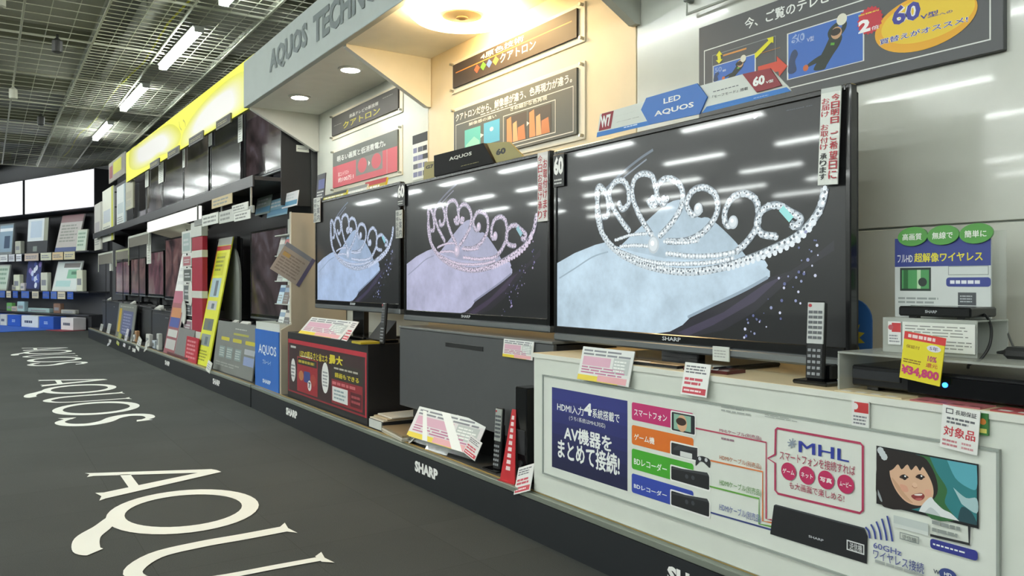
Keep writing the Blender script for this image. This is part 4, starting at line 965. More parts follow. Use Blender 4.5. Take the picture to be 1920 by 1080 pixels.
p.rect((.68, .40), (.86, .51), '#4b5054'); p.lines((.70, .42), (.84, .49), 3, '#a9aeb2'); p.lines((.04, .40), (.5, .47), 2, '#9aa2a0'); p.lines((.38, .30), (.96, .38), 2, '#9aa2a0'); p.rect((.18, .30), (.26, .39), '#5a6a60')
p.done(t, 'print')
for k, pxx in enumerate((1713, 1770, 1832)):
    p = Print(2.1138); a = FA.V(pxx, 446, 2.12); p.text(['高画質', '無線で', '簡単に'][k], None, None, '#e9f0e4', .03, box=(a[0] - .028, gz1 - .006, a[0] + .026, gz1 + .012)); p.done(t, 'lettering', ovals[k])
t = Thing('acrylic_sheet', 'clear acrylic sheet standing behind the green oval poster', 'sheet', (-1.08, 2.16, 0.834))
t.part('sheet', MB().box(gx0 + 0.03, FA.X(1886, 2.14), 2.14, 2.145, 0.834, gz1 + 0.01), acr); t.part('foot', MB().box(gx0 + 0.05, gx0 + 0.2, 2.13, 2.17, 0.834, 0.8385), acr)
def cable(label, pts, r=0.0035, c='#17181a', extra=None):
    q = spline(pts, 8); t = Thing('cable', label, 'cable', q[-1]); t.part('cord', MB().tube(q, r, 8), M(c, 0.45), smooth=True)
a = lambda px, py, y: (FA.V(px, py, y)[0], y, FA.V(px, py, y)[1])
cable('thick black cable curling down from the set-top box', [a(1824, 587, 2.05), a(1846, 590, 2.03), a(1858, 612, 2.0), a(1856, 645, 1.98), a(1840, 672, 1.96), a(1818, 683, 1.95), a(1815, 690, 1.94)])
cable('thin grey cable running down to the power adapter', [a(1884, 600, 2.14), a(1890, 625, 2.10), a(1900, 650, 2.06), a(1908, 662, 2.04)], 0.0025, '#5a5c5a')
t = Thing('power_adapter', 'black power adapter lying on the acrylic shelf at the right edge', 'adapter', a(1912, 675, 2.02))
b_ = a(1912, 688, 2.02); t.part('case', MB().box(b_[0] - 0.03, b_[0] + 0.06, 2.0, 2.06, 0.834, 0.862, bev=0.008), M('#2a2b2c', 0.4)); t.part('plug_neck', MB().tube([(b_[0] - 0.03, 2.03, 0.848), (b_[0] - 0.055, 2.03, 0.845)], [0.007, 0.003], 10), M('#2a2b2c', 0.4))
t = Thing('round_sign', 'blue round topped sign with yellow rays half hidden behind the right television', 'sign', a(1612, 655, 2.16))
x0 = FA.X(1594, 2.16); x1 = FA.X(1634, 2.16); z0 = CT; z1 = FA.V(1615, 560, 2.16)[1]; r_ = (x1-x0)/2 + 0.03
pts = [(x0 - 0.06, z0), (x1, z0)] + [((x1 - r_) + r_*math.cos(R(k)), z1 - r_ + r_*math.sin(R(k))) for k in range(0, 181, 15)]
t.part('board', MB().prism(pts, 'y', 2.16, 2.166), M('#2f5f9e', 0.4)); 
q = Print(2.16); q.burst((x1 - r_*1.1, (z0+z1)/2), 0.052, '#b3a62c', 11, .62); q.done(t, 'print')
t.part('foot', box(x0 - 0.06, x1, 2.15, 2.2, CT, CT + 0.006), M('#2f5f9e', 0.4))

# ------------------------------------------------------------------ dark grey cabinet under the middle television and things before it
t = Thing('tv_cabinet', 'large dark grey cabinet carrying the middle television', 'cabinet', (-3.39, 2.1, PZ))
grey = M('#4b4d4e', 0.5, vscale=30); x0, x1 = -4.115, -2.655
t.part('front_panel', MB().box(x0, x1, 1.95, 1.97, 0.325, 0.758, bev=0.003), grey)
t.part('body', box(x0 + 0.01, x1 - 0.01, 1.971, 2.30, 0.325, 0.752), dkgrey)
t.part('plinth', box(x0 + 0.03, x1 - 0.03, 2.02, 2.29, PZ, 0.3245), M('#161718', 0.5))
t.part('top_board', MB().box(x0, x1, 1.945, 2.30, 0.7585, 0.770, bev=0.002), M('#6d706f', 0.4))
a0 = FA.V(836, 645, 1.95); a1 = FA.V(906, 650, 1.95)
t.part('control_slot', MB().box(a0[0], a1[0], 1.947, 1.951, 0.690, 0.712, bev=0.001), M('#2a2b2c', 0.3))
p = Print(1.95); xc = FA.X(866, 1.95); p.text('SHARP', None, None, '#d2d4d2', .02, box=(xc - .05, .342, xc + .05, .360)); p.done(t, 'lettering')
hang(942, 998, 638, 672, 1.935, 'price_card', 'white, pink and yellow price card on the right end of the grey cabinet', 'price card', '#dcdcd6', px_sheet, th=0.003, tilt=6)
t = Thing('speaker_column', 'glossy black speaker column beside the left side of the white counter', 'speaker', (-2.66, 1.9, PZ))
x0 = FA.X(966, 1.86); t.part('case', MB().box(x0, x0 + 0.085, 1.86, 1.945, PZ, FA.V(980, 727, 1.86)[1], bev=0.004), M('#101113', 0.12))
t.part('grille', MB().box(x0 + 0.01, x0 + 0.075, 1.857, 1.861, PZ + 0.12, PZ + 0.22, bev=0.001), M('#232426', 0.6)); t.part('dial', MB().tube([(x0 + 0.042, 1.86, PZ + 0.08), (x0 + 0.042, 1.853, PZ + 0.08)], 0.014, 18), M('#2d2f31', 0.3))
# remote with label on a stand
q = FA.Z(930, 882, PZ)
t = Thing('remote_stand', 'black stand with wire foot before the grey cabinet', 'stand', (q[0], q[1], PZ))
t.part('base', MB().box(q[0] - 0.07, q[0] + 0.05, q[1] - 0.03, q[1] + 0.05, PZ, PZ + 0.006, bev=0.002), bez); t.part('post', MB().box(q[0] - 0.012, q[0] + 0.022, q[1] + 0.024, q[1] + 0.034, PZ + 0.006, PZ + 0.2), bez)
remote('slim remote control standing before the dark grey cabinet', FA, (q[0] + 0.005, q[1] - 0.004, PZ + 0.0065), 0.27, 0.05, 4, 6, '#9da29c')
# red folded pop
q = FA.Z(957, 903, PZ)
t = Thing('shelf_sign', 'tall narrow red folded sign with white lettering standing by the white counter', 'sign', (q[0], q[1], PZ), local=True, rot=(0, 0, R(8)))
t.part('front_face', MB().add([(-.045, -.02, 0), (.05, -.02, 0), (.012, .02, .30), (-.012, .02, .30)], [(0, 1, 2, 3)]).add([(-.045, -.018, 0), (.05, -.018, 0), (.012, .022, .30), (-.012, .022, .30)], [(0, 1, 2, 3)]), M('#c2272f', 0.35))
t.part('rear_face', MB().add([(-.045, .06, 0), (.05, .06, 0), (.012, .0225, .30), (-.012, .0225, .30)], [(0, 1, 2, 3)]), M('#a51f28', 0.4))
wl = MB()
for k in range(9): zz = .05 + k*.026; w_ = .014*(1 - k*.05); yy = -.02 + .04*zz/.30 - .0012; wl.add([(-w_, yy, zz), (w_, yy, zz), (w_*.9, yy + .0024, zz + .016), (-w_*.9, yy + .0024, zz + .016)], [(0, 1, 2, 3)])
t.part('printed_characters', wl, M('#e9d6d4', 0.5))
t.part('base_plate', MB().box(-.05, .055, -.03, .065, 0, 0.004), M('#b3242c', 0.4))
hang(962, 994, 876, 924, 1.79, 'price_card', 'small tilted white and red card at the platform edge by the white counter', 'price card', '#dcdedc', px_price, tilt=25, ry=-20)
# brochure tray
xa, xb = -4.29, -3.86
t = Thing('brochure_tray', 'black brochure tray filled with folded paper before the red and black box', 'tray', ((xa+xb)/2, 1.95, PZ))
t.part('tray', MB().box(xa, xb - 0.25, 1.842, 2.12, PZ, PZ + 0.055, bev=0.004), dkgrey); t.part('front_label', MB().box(xa + 0.005, xb - 0.255, 1.838, 1.8418, PZ + 0.01, PZ + 0.055), M('#c9cdc8', 0.4))
for k in range(3): t.part('paper', MB().box(xa - 0.002 + k*.01, xb - 0.245 + k*0.012, 1.845 + k*.02, 2.115, PZ + 0.056 + k*.009, PZ + 0.064 + k*.009, bev=0.002), M(['#cfc8b6', '#b8a88c', '#d8d3c6'][k], 0.5))
t = Thing('leaflet', 'long wide leaflet pile lying flat beside the brochure tray', 'leaflet', (-3.95, 1.925, PZ + .0042), local=True, rot=(0, 0, R(-6)))
for k in range(3): t.part('sheet', box(-.17 + k*.01, .17 + k*.005, -.10, .08, k*.012, k*.012 + .010), M(['#b9b3a4', '#d0cabc', '#8d7a5e'][k], 0.5))
# tilted pamphlet, glare painted on as white streaks
q0 = FA.V(768, 838, 1.86); q1 = FA.V(886, 850, 1.86)
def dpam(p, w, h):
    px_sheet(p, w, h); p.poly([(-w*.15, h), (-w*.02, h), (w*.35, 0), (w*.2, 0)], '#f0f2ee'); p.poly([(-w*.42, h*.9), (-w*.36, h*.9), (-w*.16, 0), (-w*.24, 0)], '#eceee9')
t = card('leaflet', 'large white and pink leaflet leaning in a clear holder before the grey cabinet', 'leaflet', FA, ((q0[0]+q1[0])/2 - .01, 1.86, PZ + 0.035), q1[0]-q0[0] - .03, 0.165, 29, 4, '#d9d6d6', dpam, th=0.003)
t.part('holder_back', box(-(q1[0]-q0[0])/2 + .02, (q1[0]-q0[0])/2 - .02, 0.0035, 0.006, -0.02, 0.165), clear_acrylic()); t.part('holder_leg', MB().box(-.1, .1, 0.004, 0.008, -0.04, 0.0), clear_acrylic())
hang(868, 890, 822, 856, 1.845, 'price_card', 'small red and white card at the right end of the large leaning leaflet', 'price card', '#d8d6d4', px_price, tilt=20, ry=12)
hang(752, 772, 818, 834, 1.825, 'price_card', 'small white paper tab at the left foot of the large leaning leaflet', 'price card', '#dfe0dc', lambda p, w, h: p.rect((-w*.5, h*.6), (w*.2, h), '#c23a40'), tilt=50, ry=-25)

# ------------------------------------------------------------------ red and black box under the left television
t = Thing('display_box', 'black box with red bordered print under the left television', 'box', (-5.06, 2.07, PZ))
BX0, BX1, BZ1, BY = -5.80, -4.335, 0.655, 1.85
t.part('body', MB().box(BX0, BX1, BY, 2.30, PZ, BZ1, bev=0.003), M('#1b1b1d', 0.45))
ca = crop(540, 540, 2.572); p = Print(BY, on(FA, BY, ca), rough=0.4)
zt = FA.V(542, 640, BY)[1]; zb = FA.V(540, 732, BY)[1]
fx0, fx1 = BX0 + .012, BX1 - .012
p.mp = lambda u, v: (fx0 + u*(fx1-fx0), .225 + v*(.605-.225))
p.rect((0, 0), (1, 1), '#8e2631'); p.rect((.012, .03), (.985, .925), '#3d2b2c'); p.rect((0, .925), (1, 1), '#b8323e'); p.rect((.985, 0), (1, 1), '#b8323e')
p.rect((.04, .84), (.12, .88), '#c8cac6'); p.text('LEDの明るさと省エネ', (.18, .70), (.56, .83), '#c9b92e', .05); p.text('最大', (.58, .70), (.74, .86), '#d8c934', .06)
p.disc((.08, .42), .052, '#e2e2de', rz=.083, n=28); p.lines((.05, .28), (.11, .54), 4, '#8a8c90')
p.rect((.14, .06), (.43, .70), '#9c2a33'); p.rect((.15, .56), (.42, .68), '#33302a'); p.lines((.16, .58), (.41, .66), 1, '#b0a436', .6, 6); p.lines((.20, .70), (.38, .74), 1, '#d8d2c0', .5, 5)
p.disc((.20, .36), .05, '#b87a4e', rz=.035); p.rect((.24, .26), (.33, .46), '#3c4a86', .2); p.disc((.37, .33), .055, '#a8453c', rz=.04); p.disc((.32, .22), .038, '#dcdcd8', rz=.036, n=20); p.text('7', (.305, .17), (.335, .28), '#38383a', .04)
p.disc((.53, .44), .066, '#e6e6e2', rz=.10, n=32); p.lines((.50, .28), (.57, .56), 5, '#94969a')
p.rect((.61, .06), (.96, .72), '#8e2831'); p.rect((.61, .46), (.96, .72), '#35302a'); p.text('録画もできる', (.65, .50), (.92, .58), '#c9b92e', .05); p.lines((.64, .62), (.92, .68), 1, '#b8b4a6', .5, 6); p.lines((.62, .36), (.95, .44), 1, '#c86a70', .6, 6)
p.rect((.62, .10), (.80, .34), '#dfe2de'); p.lines((.64, .13), (.78, .31), 3, '#8fa3a8'); p.rect((.83, .10), (.95, .33), '#5d232a'); p.lines((.84, .14), (.94, .30), 2, '#a84a50')
p.done(t, 'print')
card('price_card', 'wide white, pink and yellow leaflet leaning on the red and black box', 'price card', FA, (-5.20, 1.862, BZ1), .80, .15, 42, 0, '#dcdcd8', px_sheet)
card('price_card', 'small white and red card at the right end of the leaflet on the red box', 'price card', FA, (-4.71, 1.853, BZ1), .12, .14, 34, -6, '#e0dedc', px_price)
t = Thing('leaflet_holder', 'black leaflet holder on the red and black box by the television stand', 'holder', (-4.5, 1.98, BZ1))
t.part('base', MB().box(-4.585, -4.36, 1.945, 2.06, BZ1, BZ1 + 0.02, bev=0.003), bez); t.part('back_rest', MB().prism([(1.955, BZ1 + .02), (2.05, BZ1 + .02), (2.05, BZ1 + .13)], 'x', -4.57, -4.37), dkgrey)
q = FA.V(712, 640, 1.93)
remote('thin black remote control standing on the red and black box', FA, (q[0] + .02, 1.93, BZ1), 0.24, 0.045, 5, 5, '#2a2c2e')
t = Thing('leaflet', 'yellow leaflet lying at the right end of the red and black box', 'leaflet', (-4.42, 1.875, BZ1), local=True); t.part('sheet', box(-.07, .07, -.06, .06, 0, .012), M('#b9a628', 0.5)); t.part('cover', box(-.068, .0, -.058, .058, .012, .014), M('#8a7a1e', 0.5))

# ------------------------------------------------------------------ partition with brochure rack and blue front
t = Thing('partition', 'beige upright partition between the left television and the far shelves', 'partition', (-5.93, 2.1, PZ))
be = M('#b5ab98', 0.55)
t.part('panel', MB().prism([(1.84, PZ), (2.35, PZ), (2.35, 1.54), (1.92, 1.54), (1.92, .70), (1.84, .66)], 'x', -5.955, -5.925), be)
t.part('edge_trim', MB().box(-5.957, -5.923, 1.912, 1.9195, .72, 1.545, bev=0.002), M('#c9c4b2', 0.5))
t = Thing('brochure_rack', 'blue fronted brochure rack with white trays beside the beige partition', 'rack', (-6.27, 1.95, PZ))
rx0, rx1 = -6.585, -5.960
t.part('base_box', MB().box(rx0, rx1, 1.84, 2.25, PZ, .640, bev=0.003), M('#c8ccc4', 0.5))
t.part('blue_front', MB().box(rx0, rx1, 1.832, 1.8395, PZ, .640, bev=0.001), M('#2d6ac0', 0.45))
p = Print(1.832); xm = (rx0+rx1)/2
p.text('AQUOS', None, None, '#e6edf2', .01, box=(rx0 + .10, .44, rx1 - .06, .525)); p.done(t, 'lettering'); p = Print(1.832); p.text('ブルーレイ', None, None, '#dbe6ee', .01, box=(xm - .10, .375, xm + .12, .41)); p.done(t, 'lettering'); p = Print(1.832); p.text('SHARP', None, None, '#e6edf2', .03, box=(xm - .10, .225, xm + .11, .255)); p.done(t, 'lettering')
tr = MB().box(rx0, rx1, 1.84, 2.0, .641, .652); tr.box(rx0, rx1, 1.84, 1.845, .652, .70)
for k in range(4): xx = rx0 + k*(rx1-rx0-.006)/3; tr.box(xx, xx + .006, 1.845, 2.0, .652, .70)
t.part('tray', tr, M('#d5d9d2', 0.4)); t.part('back_board', box(rx0, rx1, 2.10, 2.115, .641, 1.54), M('#bfc4bc', 0.5))
for z in (.84, 1.02, 1.22, 1.38): t.part('shelf', MB().box(rx0 + .2, rx1, 1.93, 2.10, z, z + .008, bev=0.002), M('#c9cfc8', 0.35))
k = 0
names = ['white and grey', 'dark grey', 'white', 'pale blue', 'brown grey', 'white and blue', 'light grey', 'pale green', 'blue and white', 'grey patterned', 'sky blue', 'cream']
for zi, z in enumerate((.652, .848, 1.028, 1.228)):
    for j in range(3):
        w = .13; x = rx0 + .27 + j*.14; c = ['#dfe3df', '#5c5a58', '#e6e8e4', '#bcd3de', '#6e5f58', '#cfd8de', '#b9bcb8', '#c6d6ca', '#5a7aa8', '#8b8c8a', '#9cc4da', '#d8d2c2'][k]
        def db(p, w, h, k=k): p.rect((-w*.5, h*.62), (w*.5, h*.86), ['#8aa0b8', '#c7c3bc', '#b86a6a', '#4a6f9a'][k % 4]); p.lines((-w*.4, h*.1), (w*.4, h*.5), 3, '#8f9492')
        card('brochure', names[k] + ' brochure in the rack with the blue front, ' + ['lowest tray', 'second tray from the bottom', 'third tray from the bottom', 'top tray'][zi], 'brochure', FA, (x, 1.945, z + .0005), w, .15, 14, 0, c, db, th=0.008, group='brochures in the blue fronted rack')
        k += 1
for px0, px1, py0, py1, c, lb in ((500, 537, 372, 405, '#7fa9bd', 'sky blue brochure on top of the brochure rack'), (528, 556, 360, 388, '#dfe0e4', 'white card standing on top of the brochure rack'), (478, 505, 368, 402, '#8d9a94', 'grey patterned brochure on top of the brochure rack')):
    hang(px0, px1, py0, py1, 2.09, 'brochure', lb, 'brochure', c, lambda p, w, h: (p.rect((-w*.5, h*.1), (w*.5, h*.4), '#5b93b4'), p.lines((-w*.4, h*.5), (w*.4, h*.9), 2, '#c9cfd0')), tilt=8, th=0.006)
# leaflet taped to the partition side
t = Thing('leaflet', 'grey and purple leaflet hanging askew on the beige partition', 'leaflet', (-5.9245, 1.98, 1.13), rot=(0, 0, R(90)), local=True)
t2 = t.o; t2.matrix_world = Matrix.Translation((-5.921, 1.93, 1.15)) @ Matrix.Rotation(R(90), 4, 'Z') @ Matrix.Rotation(R(32), 4, 'Y')
t.part('sheet', box(-.13, .13, 0, .003, -.12, .12), M('#a59c94', 0.4))
p = Print(0.0); p.rect((-.13, .085), (.13, .12), '#7e8490'); p.rect((.10, -.12), (.13, .12), '#5a5878'); p.lines((-.11, -.10), (.08, .06), 7, '#8a8079'); p.rect((-.11, .02), (-.05, .05), '#b89a62'); p.done(t, 'print')

# ------------------------------------------------------------------ far shelf wall (second stretch)
def BV(px, py, y): return FB.V(px, py, y)
# yellow banner above the upper televisions, lamp glare painted on in white
t = Thing('banner', 'long yellow banner with painted white glare above the upper row of televisions', 'banner', (-9.9, 1.9, 2.48), FB)
t.part('emissive_panel', MB().add([(-12.84, 1.85, 2.475), (-6.66, 1.85, 2.475), (-6.66, 1.85, 2.90), (-12.84, 1.85, 2.90)], [(0, 1, 2, 3)]), M('#eef02e', emit=0.95)); t.part('back_case', MB().box(-12.84, -6.66, 1.852, 1.88, 2.475, 2.90, bev=0.003), M('#8f9140', 0.5))  # yellow glow added in place of lamp light falling on the banner
for xx in (-12.6, -10.6, -8.6, -6.9): t.part('bracket', box(xx, xx + 0.03, 1.8805, 2.318, 2.70, 2.73), dkgrey)
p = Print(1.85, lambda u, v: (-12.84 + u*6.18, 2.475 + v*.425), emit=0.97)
def glare_blob(pts, cols):  # nested shapes fading yellow to white: painted hot spots of the lamps
    cx = sum(q[0] for q in pts)/len(pts); cy = sum(q[1] for q in pts)/len(pts)
    for k, c in enumerate(cols):
        f = 1 - k*.034; p.poly([(cx + (q[0]-cx)*f, cy + (q[1]-cy)*f) for q in spline(pts, 4, True)], c)
glare_steps = ['#%02x%02x%02x' % (238 + int(13*k/13), 240 + int(11*k/13), 58 + int(186*(k/13)**0.9)) for k in range(14)]
glare_blob([(.05, .98), (.04, .50), (.12, .22), (.28, .10), (.40, .16), (.50, .08), (.57, .30), (.54, .64), (.46, .90), (.30, .98), (.16, .99)], glare_steps)
glare_blob([(.58, .04), (.72, .01), (.86, .01), (.985, .10), (.985, .64), (.92, .86), (.78, .84), (.66, .66), (.58, .36)], glare_steps)
p.line(spline([(.555, .75), (.56, .60), (.575, .48)], 4), .02, '#c9c62a'); p.line(spline([(.585, .72), (.60, .62), (.605, .5)], 4), .02, '#c9c62a')
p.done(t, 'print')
# shelf carrying the upper televisions
t = Thing('wall_shelf', 'long black wall shelf carrying the upper row of televisions', 'shelf', (-10.6, 2.05, 1.80), FB)
t.part('board', MB().box(-16.2, -6.63, 1.84, 2.319, 1.855, 1.89, bev=0.003), M('#2c2d30', 0.4))
t.part('front_rail', MB().box(-16.2, -6.63, 1.825, 1.8395, 1.80, 1.895, bev=0.003), M('#2b2c2e', 0.35))
t.part('end_panel', MB().box(-6.64, -6.628, 2.06, 2.318, 1.66, 2.40, bev=.002), M('#1f2022', 0.5))
for xx in range(-16, -6, 2): t.part('bracket', MB().prism([(1.9, 1.8545), (2.319, 1.8545), (2.319, 1.66)], 'x', xx, xx + .025), dkgrey)
pics = [('dark_a', ['#1a1a1c', '#3a3130', '#54484a', '#6f6a72']), ('dark_b', ['#131415', '#1c1d1e', '#222324']), ('dark_c', ['#161614', '#2c2b27', '#4a463e', '#6b655c']), ('dark_d', ['#121314', '#201f1e', '#35302e']), ('rose', ['#2b2426', '#5a4345', '#7d5c5a', '#96807a']), ('rose2', ['#241f22', '#4c3a40', '#7a525c', '#8a7a78'])]
ups = [(-7.88, -6.68, 0, 'first from the canopy, half behind its end'), (-8.665, -7.575, 1, 'second from the canopy'), (-9.87, -8.735, 2, 'third from the canopy'), (-11.05, -9.90, 3, 'fourth from the canopy'), (-12.12, -11.08, 2, 'fifth from the canopy'), (-13.17, -12.16, 3, 'farthest, past the end of the banner')]
for i, (x0, x1, k, lb) in enumerate(ups):
    n, c = pics[k]
    television('television', 'dark screened television on the upper wall shelf, ' + lb, FB, x0, x1, 1.935 + (.03 if i == 0 else 0), 2.61 + (.07 if i == 0 else 0), 2.11 if i == 0 else 2.0, mat=screen_noise('pic_' + n, c, 1.6, 3.1*k + 1, 0.55), group='televisions on the upper wall shelf', base_z=1.8905, logo=False, bar=0.02)
for i, (px0, px1, py0, py1, lb) in enumerate(((446, 454, 207, 268, 'between the first and second upper televisions'), (391, 397, 238, 275, 'between the second and third upper televisions'), (342, 346, 275, 315, 'between the third and fourth upper televisions'), (297, 306, 300, 345, 'between the fourth and fifth upper televisions'), (272, 278, 320, 352, 'between the fifth and sixth upper televisions'))):
    x0, z1 = BV(px0, py0, 1.985); x1, _ = BV(px1, py0, 1.985); z0 = BV(px0, py1, 1.985)[1]
    card('notice_strip', 'narrow white strip ' + lb, 'notice', FB, ((x0+x1)/2, 1.985, z0), max(x1-x0, .07), min(z1, 2.66)-z0, 0, 0, '#dfe2da', lambda p, w, h: p.lines((-w*.3, h*.05), (w*.3, h*.95), 12, '#a9aca6', .4, 1), th=0.004, group='strips between the upper televisions')
for i, (px0, px1, py, c, lb) in enumerate(((405, 432, 205, '#4a4832', 'above the second upper television'), (354, 380, 245, '#5a5a56', 'above the third upper television'), (314, 335, 283, '#6a6a60', 'above the fourth upper television'), (281, 298, 303, '#3c3c3e', 'above the fifth upper television'))):
    x0 = FB.X(px0, 1.835); x1 = FB.X(px1, 1.835)
    card('tv_topper', 'dark header card ' + lb, 'header card', FB, ((x0+x1)/2, 1.835, 2.44), x1-x0, .085, 0, 0, c, lambda p, w, h: (p.rect((-w*.46, h*.15), (w*.46, h*.85), '#2e2d26'), p.lines((-w*.4, h*.3), (w*.4, h*.7), 2, '#9a9670')), th=0.014, group='header cards on the upper televisions')
t = Thing('notice_strip', 'small white label on the black end panel beside the first upper television', 'notice', (-6.627, 2.24, 2.12), FB, local=True)
t.part('sheet', box(0, .002, -.05, .06, 0, .055), M('#d9dcd2', 0.5)); t.part('printed_line', box(.002, .0024, -.04, .04, .02, .03), M('#9a9d98', 0.5))
# white lit valance under the shelf
t = Thing('shelf_light', 'bright white lit valance under the upper wall shelf', 'shelf light', (-9.8, 1.9, 1.66), FB)
t.part('diffuser', MB().box(-11.3, -8.55, 1.86, 1.885, 1.665, 1.798, bev=0.003), M('#f6f7f2', emit=0.95)); t.part('lower_plate', MB().prism([(1.8855, 1.67), (2.15, 1.60), (2.15, 1.61), (1.8855, 1.68)], 'x', -11.3, -9.35), M('#f2efd8', 0.5)); t.part('hanger', box(-11.2, -8.6, 1.8855, 1.92, 1.76, 1.798), dkgrey)
for i, (px0, px1, py0, py1, c) in enumerate(((398, 436, 374, 392, '#c9b88a'), (436, 466, 386, 400, '#d8dad2'), (380, 410, 405, 425, '#dfe2da'), (412, 440, 398, 420, '#c9ccc4'), (440, 470, 400, 416, '#e2e4dc'))):
    x0, z1 = BV(px0, py0, 1.82); x1, _ = BV(px1, py0, 1.82); z0 = BV(px0, py1, 1.82)[1]
    card('price_card', ['cream price card', 'narrow white price card', 'white price card', 'grey price card', 'rightmost white price card'][i] + ' in the rail below the upper wall shelf', 'price card', FB, ((x0+x1)/2, 1.815, z0), x1-x0, z1-z0, 0, 0, c, lambda p, w, h: p.lines((-w*.42, h*.15), (w*.42, h*.85), 2, '#8d908a'), th=0.006, group='price cards under the upper wall shelf')
t = Thing('price_rail', 'grey price rail with wire hangers below the upper wall shelf', 'rail', (-7.6, 1.83, 1.56), FB)
t.part('rail', MB().box(-8.6, -6.62, 1.822, 1.84, 1.585, 1.645, bev=0.003), M('#8b8f8a', 0.4))
for xx in (-8.5, -7.6, -6.7): t.part('hanger', box(xx, xx + .015, 1.825, 1.838, 1.645, 1.80), M('#9a9d98', 0.4, metal=.5))
# base cabinets for the lower televisions
def cab(label, x0, x1, z1, y0=2.0):
    t = Thing('base_cabinet', label, 'cabinet', ((x0+x1)/2, 2.1, PZ), FB, group='low cabinets of the far shelf')
    t.part('body', MB().box(x0, x1, y0, 2.30, PZ, z1 - .012, bev=0.003), M('#333436', 0.5)); t.part('top_board', MB().box(x0 - .004, x1 + .004, y0 - .01, 2.305, z1 - .0115, z1, bev=0.002), M('#57595a', 0.4))
    f = t.part('drawer_front', MB().box(x0 + .02, x1 - .02, y0 - .006, y0 - .0005, PZ + .03, z1 - .05, bev=0.002), M('#3d3e40', 0.4))
    t.part('handle', MB().box((x0+x1)/2 - .1, (x0+x1)/2 + .1, y0 - .014, y0 - .0065, z1 - .10, z1 - .085, bev=.002), M('#7d8081', 0.3, metal=.6), parent=f)
cabs = [(-8.15, -6.66, .60, 'under the nearest lower television, behind the grey price board'), (-9.70, -8.20, .62, 'behind the leaning yellow sign'), (-11.72, -9.75, .66, 'left of the leaning white sign'), (-13.4, -11.76, .68, 'behind the small price board'), (-16.3, -13.45, .70, 'at the far end of the platform')]
for x0, x1, z1, lb in cabs: cab('black low cabinet ' + lb, x0, x1, z1)
lows = [(-7.80, -6.75, .67, 1.50, 0, .60, 'nearest, by the brochure rack'), (-9.0, -8.25, .72, 1.48, 1, .62, 'behind the leaning yellow sign'), (-11.70, -9.98, .78, 1.60, 4, .66, 'large, left of the leaning white sign'), (-12.9, -11.80, .80, 1.46, 5, .68, 'next to the large rosy one'), (-14.35, -13.1, .80, 1.40, 4, .70, 'second from the far end'), (-15.9, -14.5, .80, 1.38, 5, .70, 'farthest on the platform')]
for x0, x1, z0, z1, k, bz, lb in lows:
    n, c = pics[k]
    television('television', 'television in the lower row of the far shelf, ' + lb, FB, x0, x1, z0, z1, 2.16, mat=screen_noise('pic_' + n, c, 1.6, 3.1*k + 1, 0.55), group='televisions in the lower row', base_z=bz, logo=False, bar=0.02)
# pale frames and strips around the lower televisions
def rect_frame(label, px0, px1, py0, py1, y, w=.03, c='#c9cdc2'):
    x0, z1 = BV(px0, py0, y); x1, _ = BV(px1, py0, y); z0 = BV(px0, py1, y)[1]
    t = Thing('price_holder', label, 'price holder', ((x0+x1)/2, y, z0), FB, group='pale wire sign frames')
    t.part('frame', MB().box(x0, x0 + w, y, y + .01, z0, z1).box(x1 - w, x1, y, y + .01, z0, z1).box(x0 + w, x1 - w, y, y + .01, z1 - w, z1), M(c, 0.4)); t.part('card', box(x0 + w, x1 - w, y + .004, y + .007, z0 + (z1-z0)*.4, z1 - w - .001), M('#9a968a', 0.5, alpha=.5)); t.part('stem', box((x0+x1)/2 - .008, (x0+x1)/2 + .008, y + .0105, y + .02, PZ, z1 - w), dkgrey)
rect_frame('pale frame over the farthest lower televisions, leftmost', 184, 211, 476, 510, 1.95); rect_frame('pale frame with tan card, middle of the three far frames', 217, 241, 470, 500, 1.95, c='#b9bd9a'); rect_frame('pale frame beside the large rosy television, largest of the three', 240, 279, 444, 478, 1.95)
for px0, px1, py0, py1, lb in ((275, 283, 430, 495, 'white strip at the left edge of the large rosy television'), (205, 209, 482, 508, 'thin white strip on the farthest lower television')):
    x0, z1 = BV(px0, py0, 1.985); x1, _ = BV(px1, py0, 1.985); z0 = BV(px0, py1, 1.985)[1]
    card('notice_strip', lb, 'notice', FB, ((x0+x1)/2, 1.985, z0), x1-x0, z1-z0, 0, 0, '#dcdfd6', lambda p, w, h: p.lines((-w*.3, h*.05), (w*.3, h*.95), 12, '#b9bcb4', .4, 1), th=0.004)
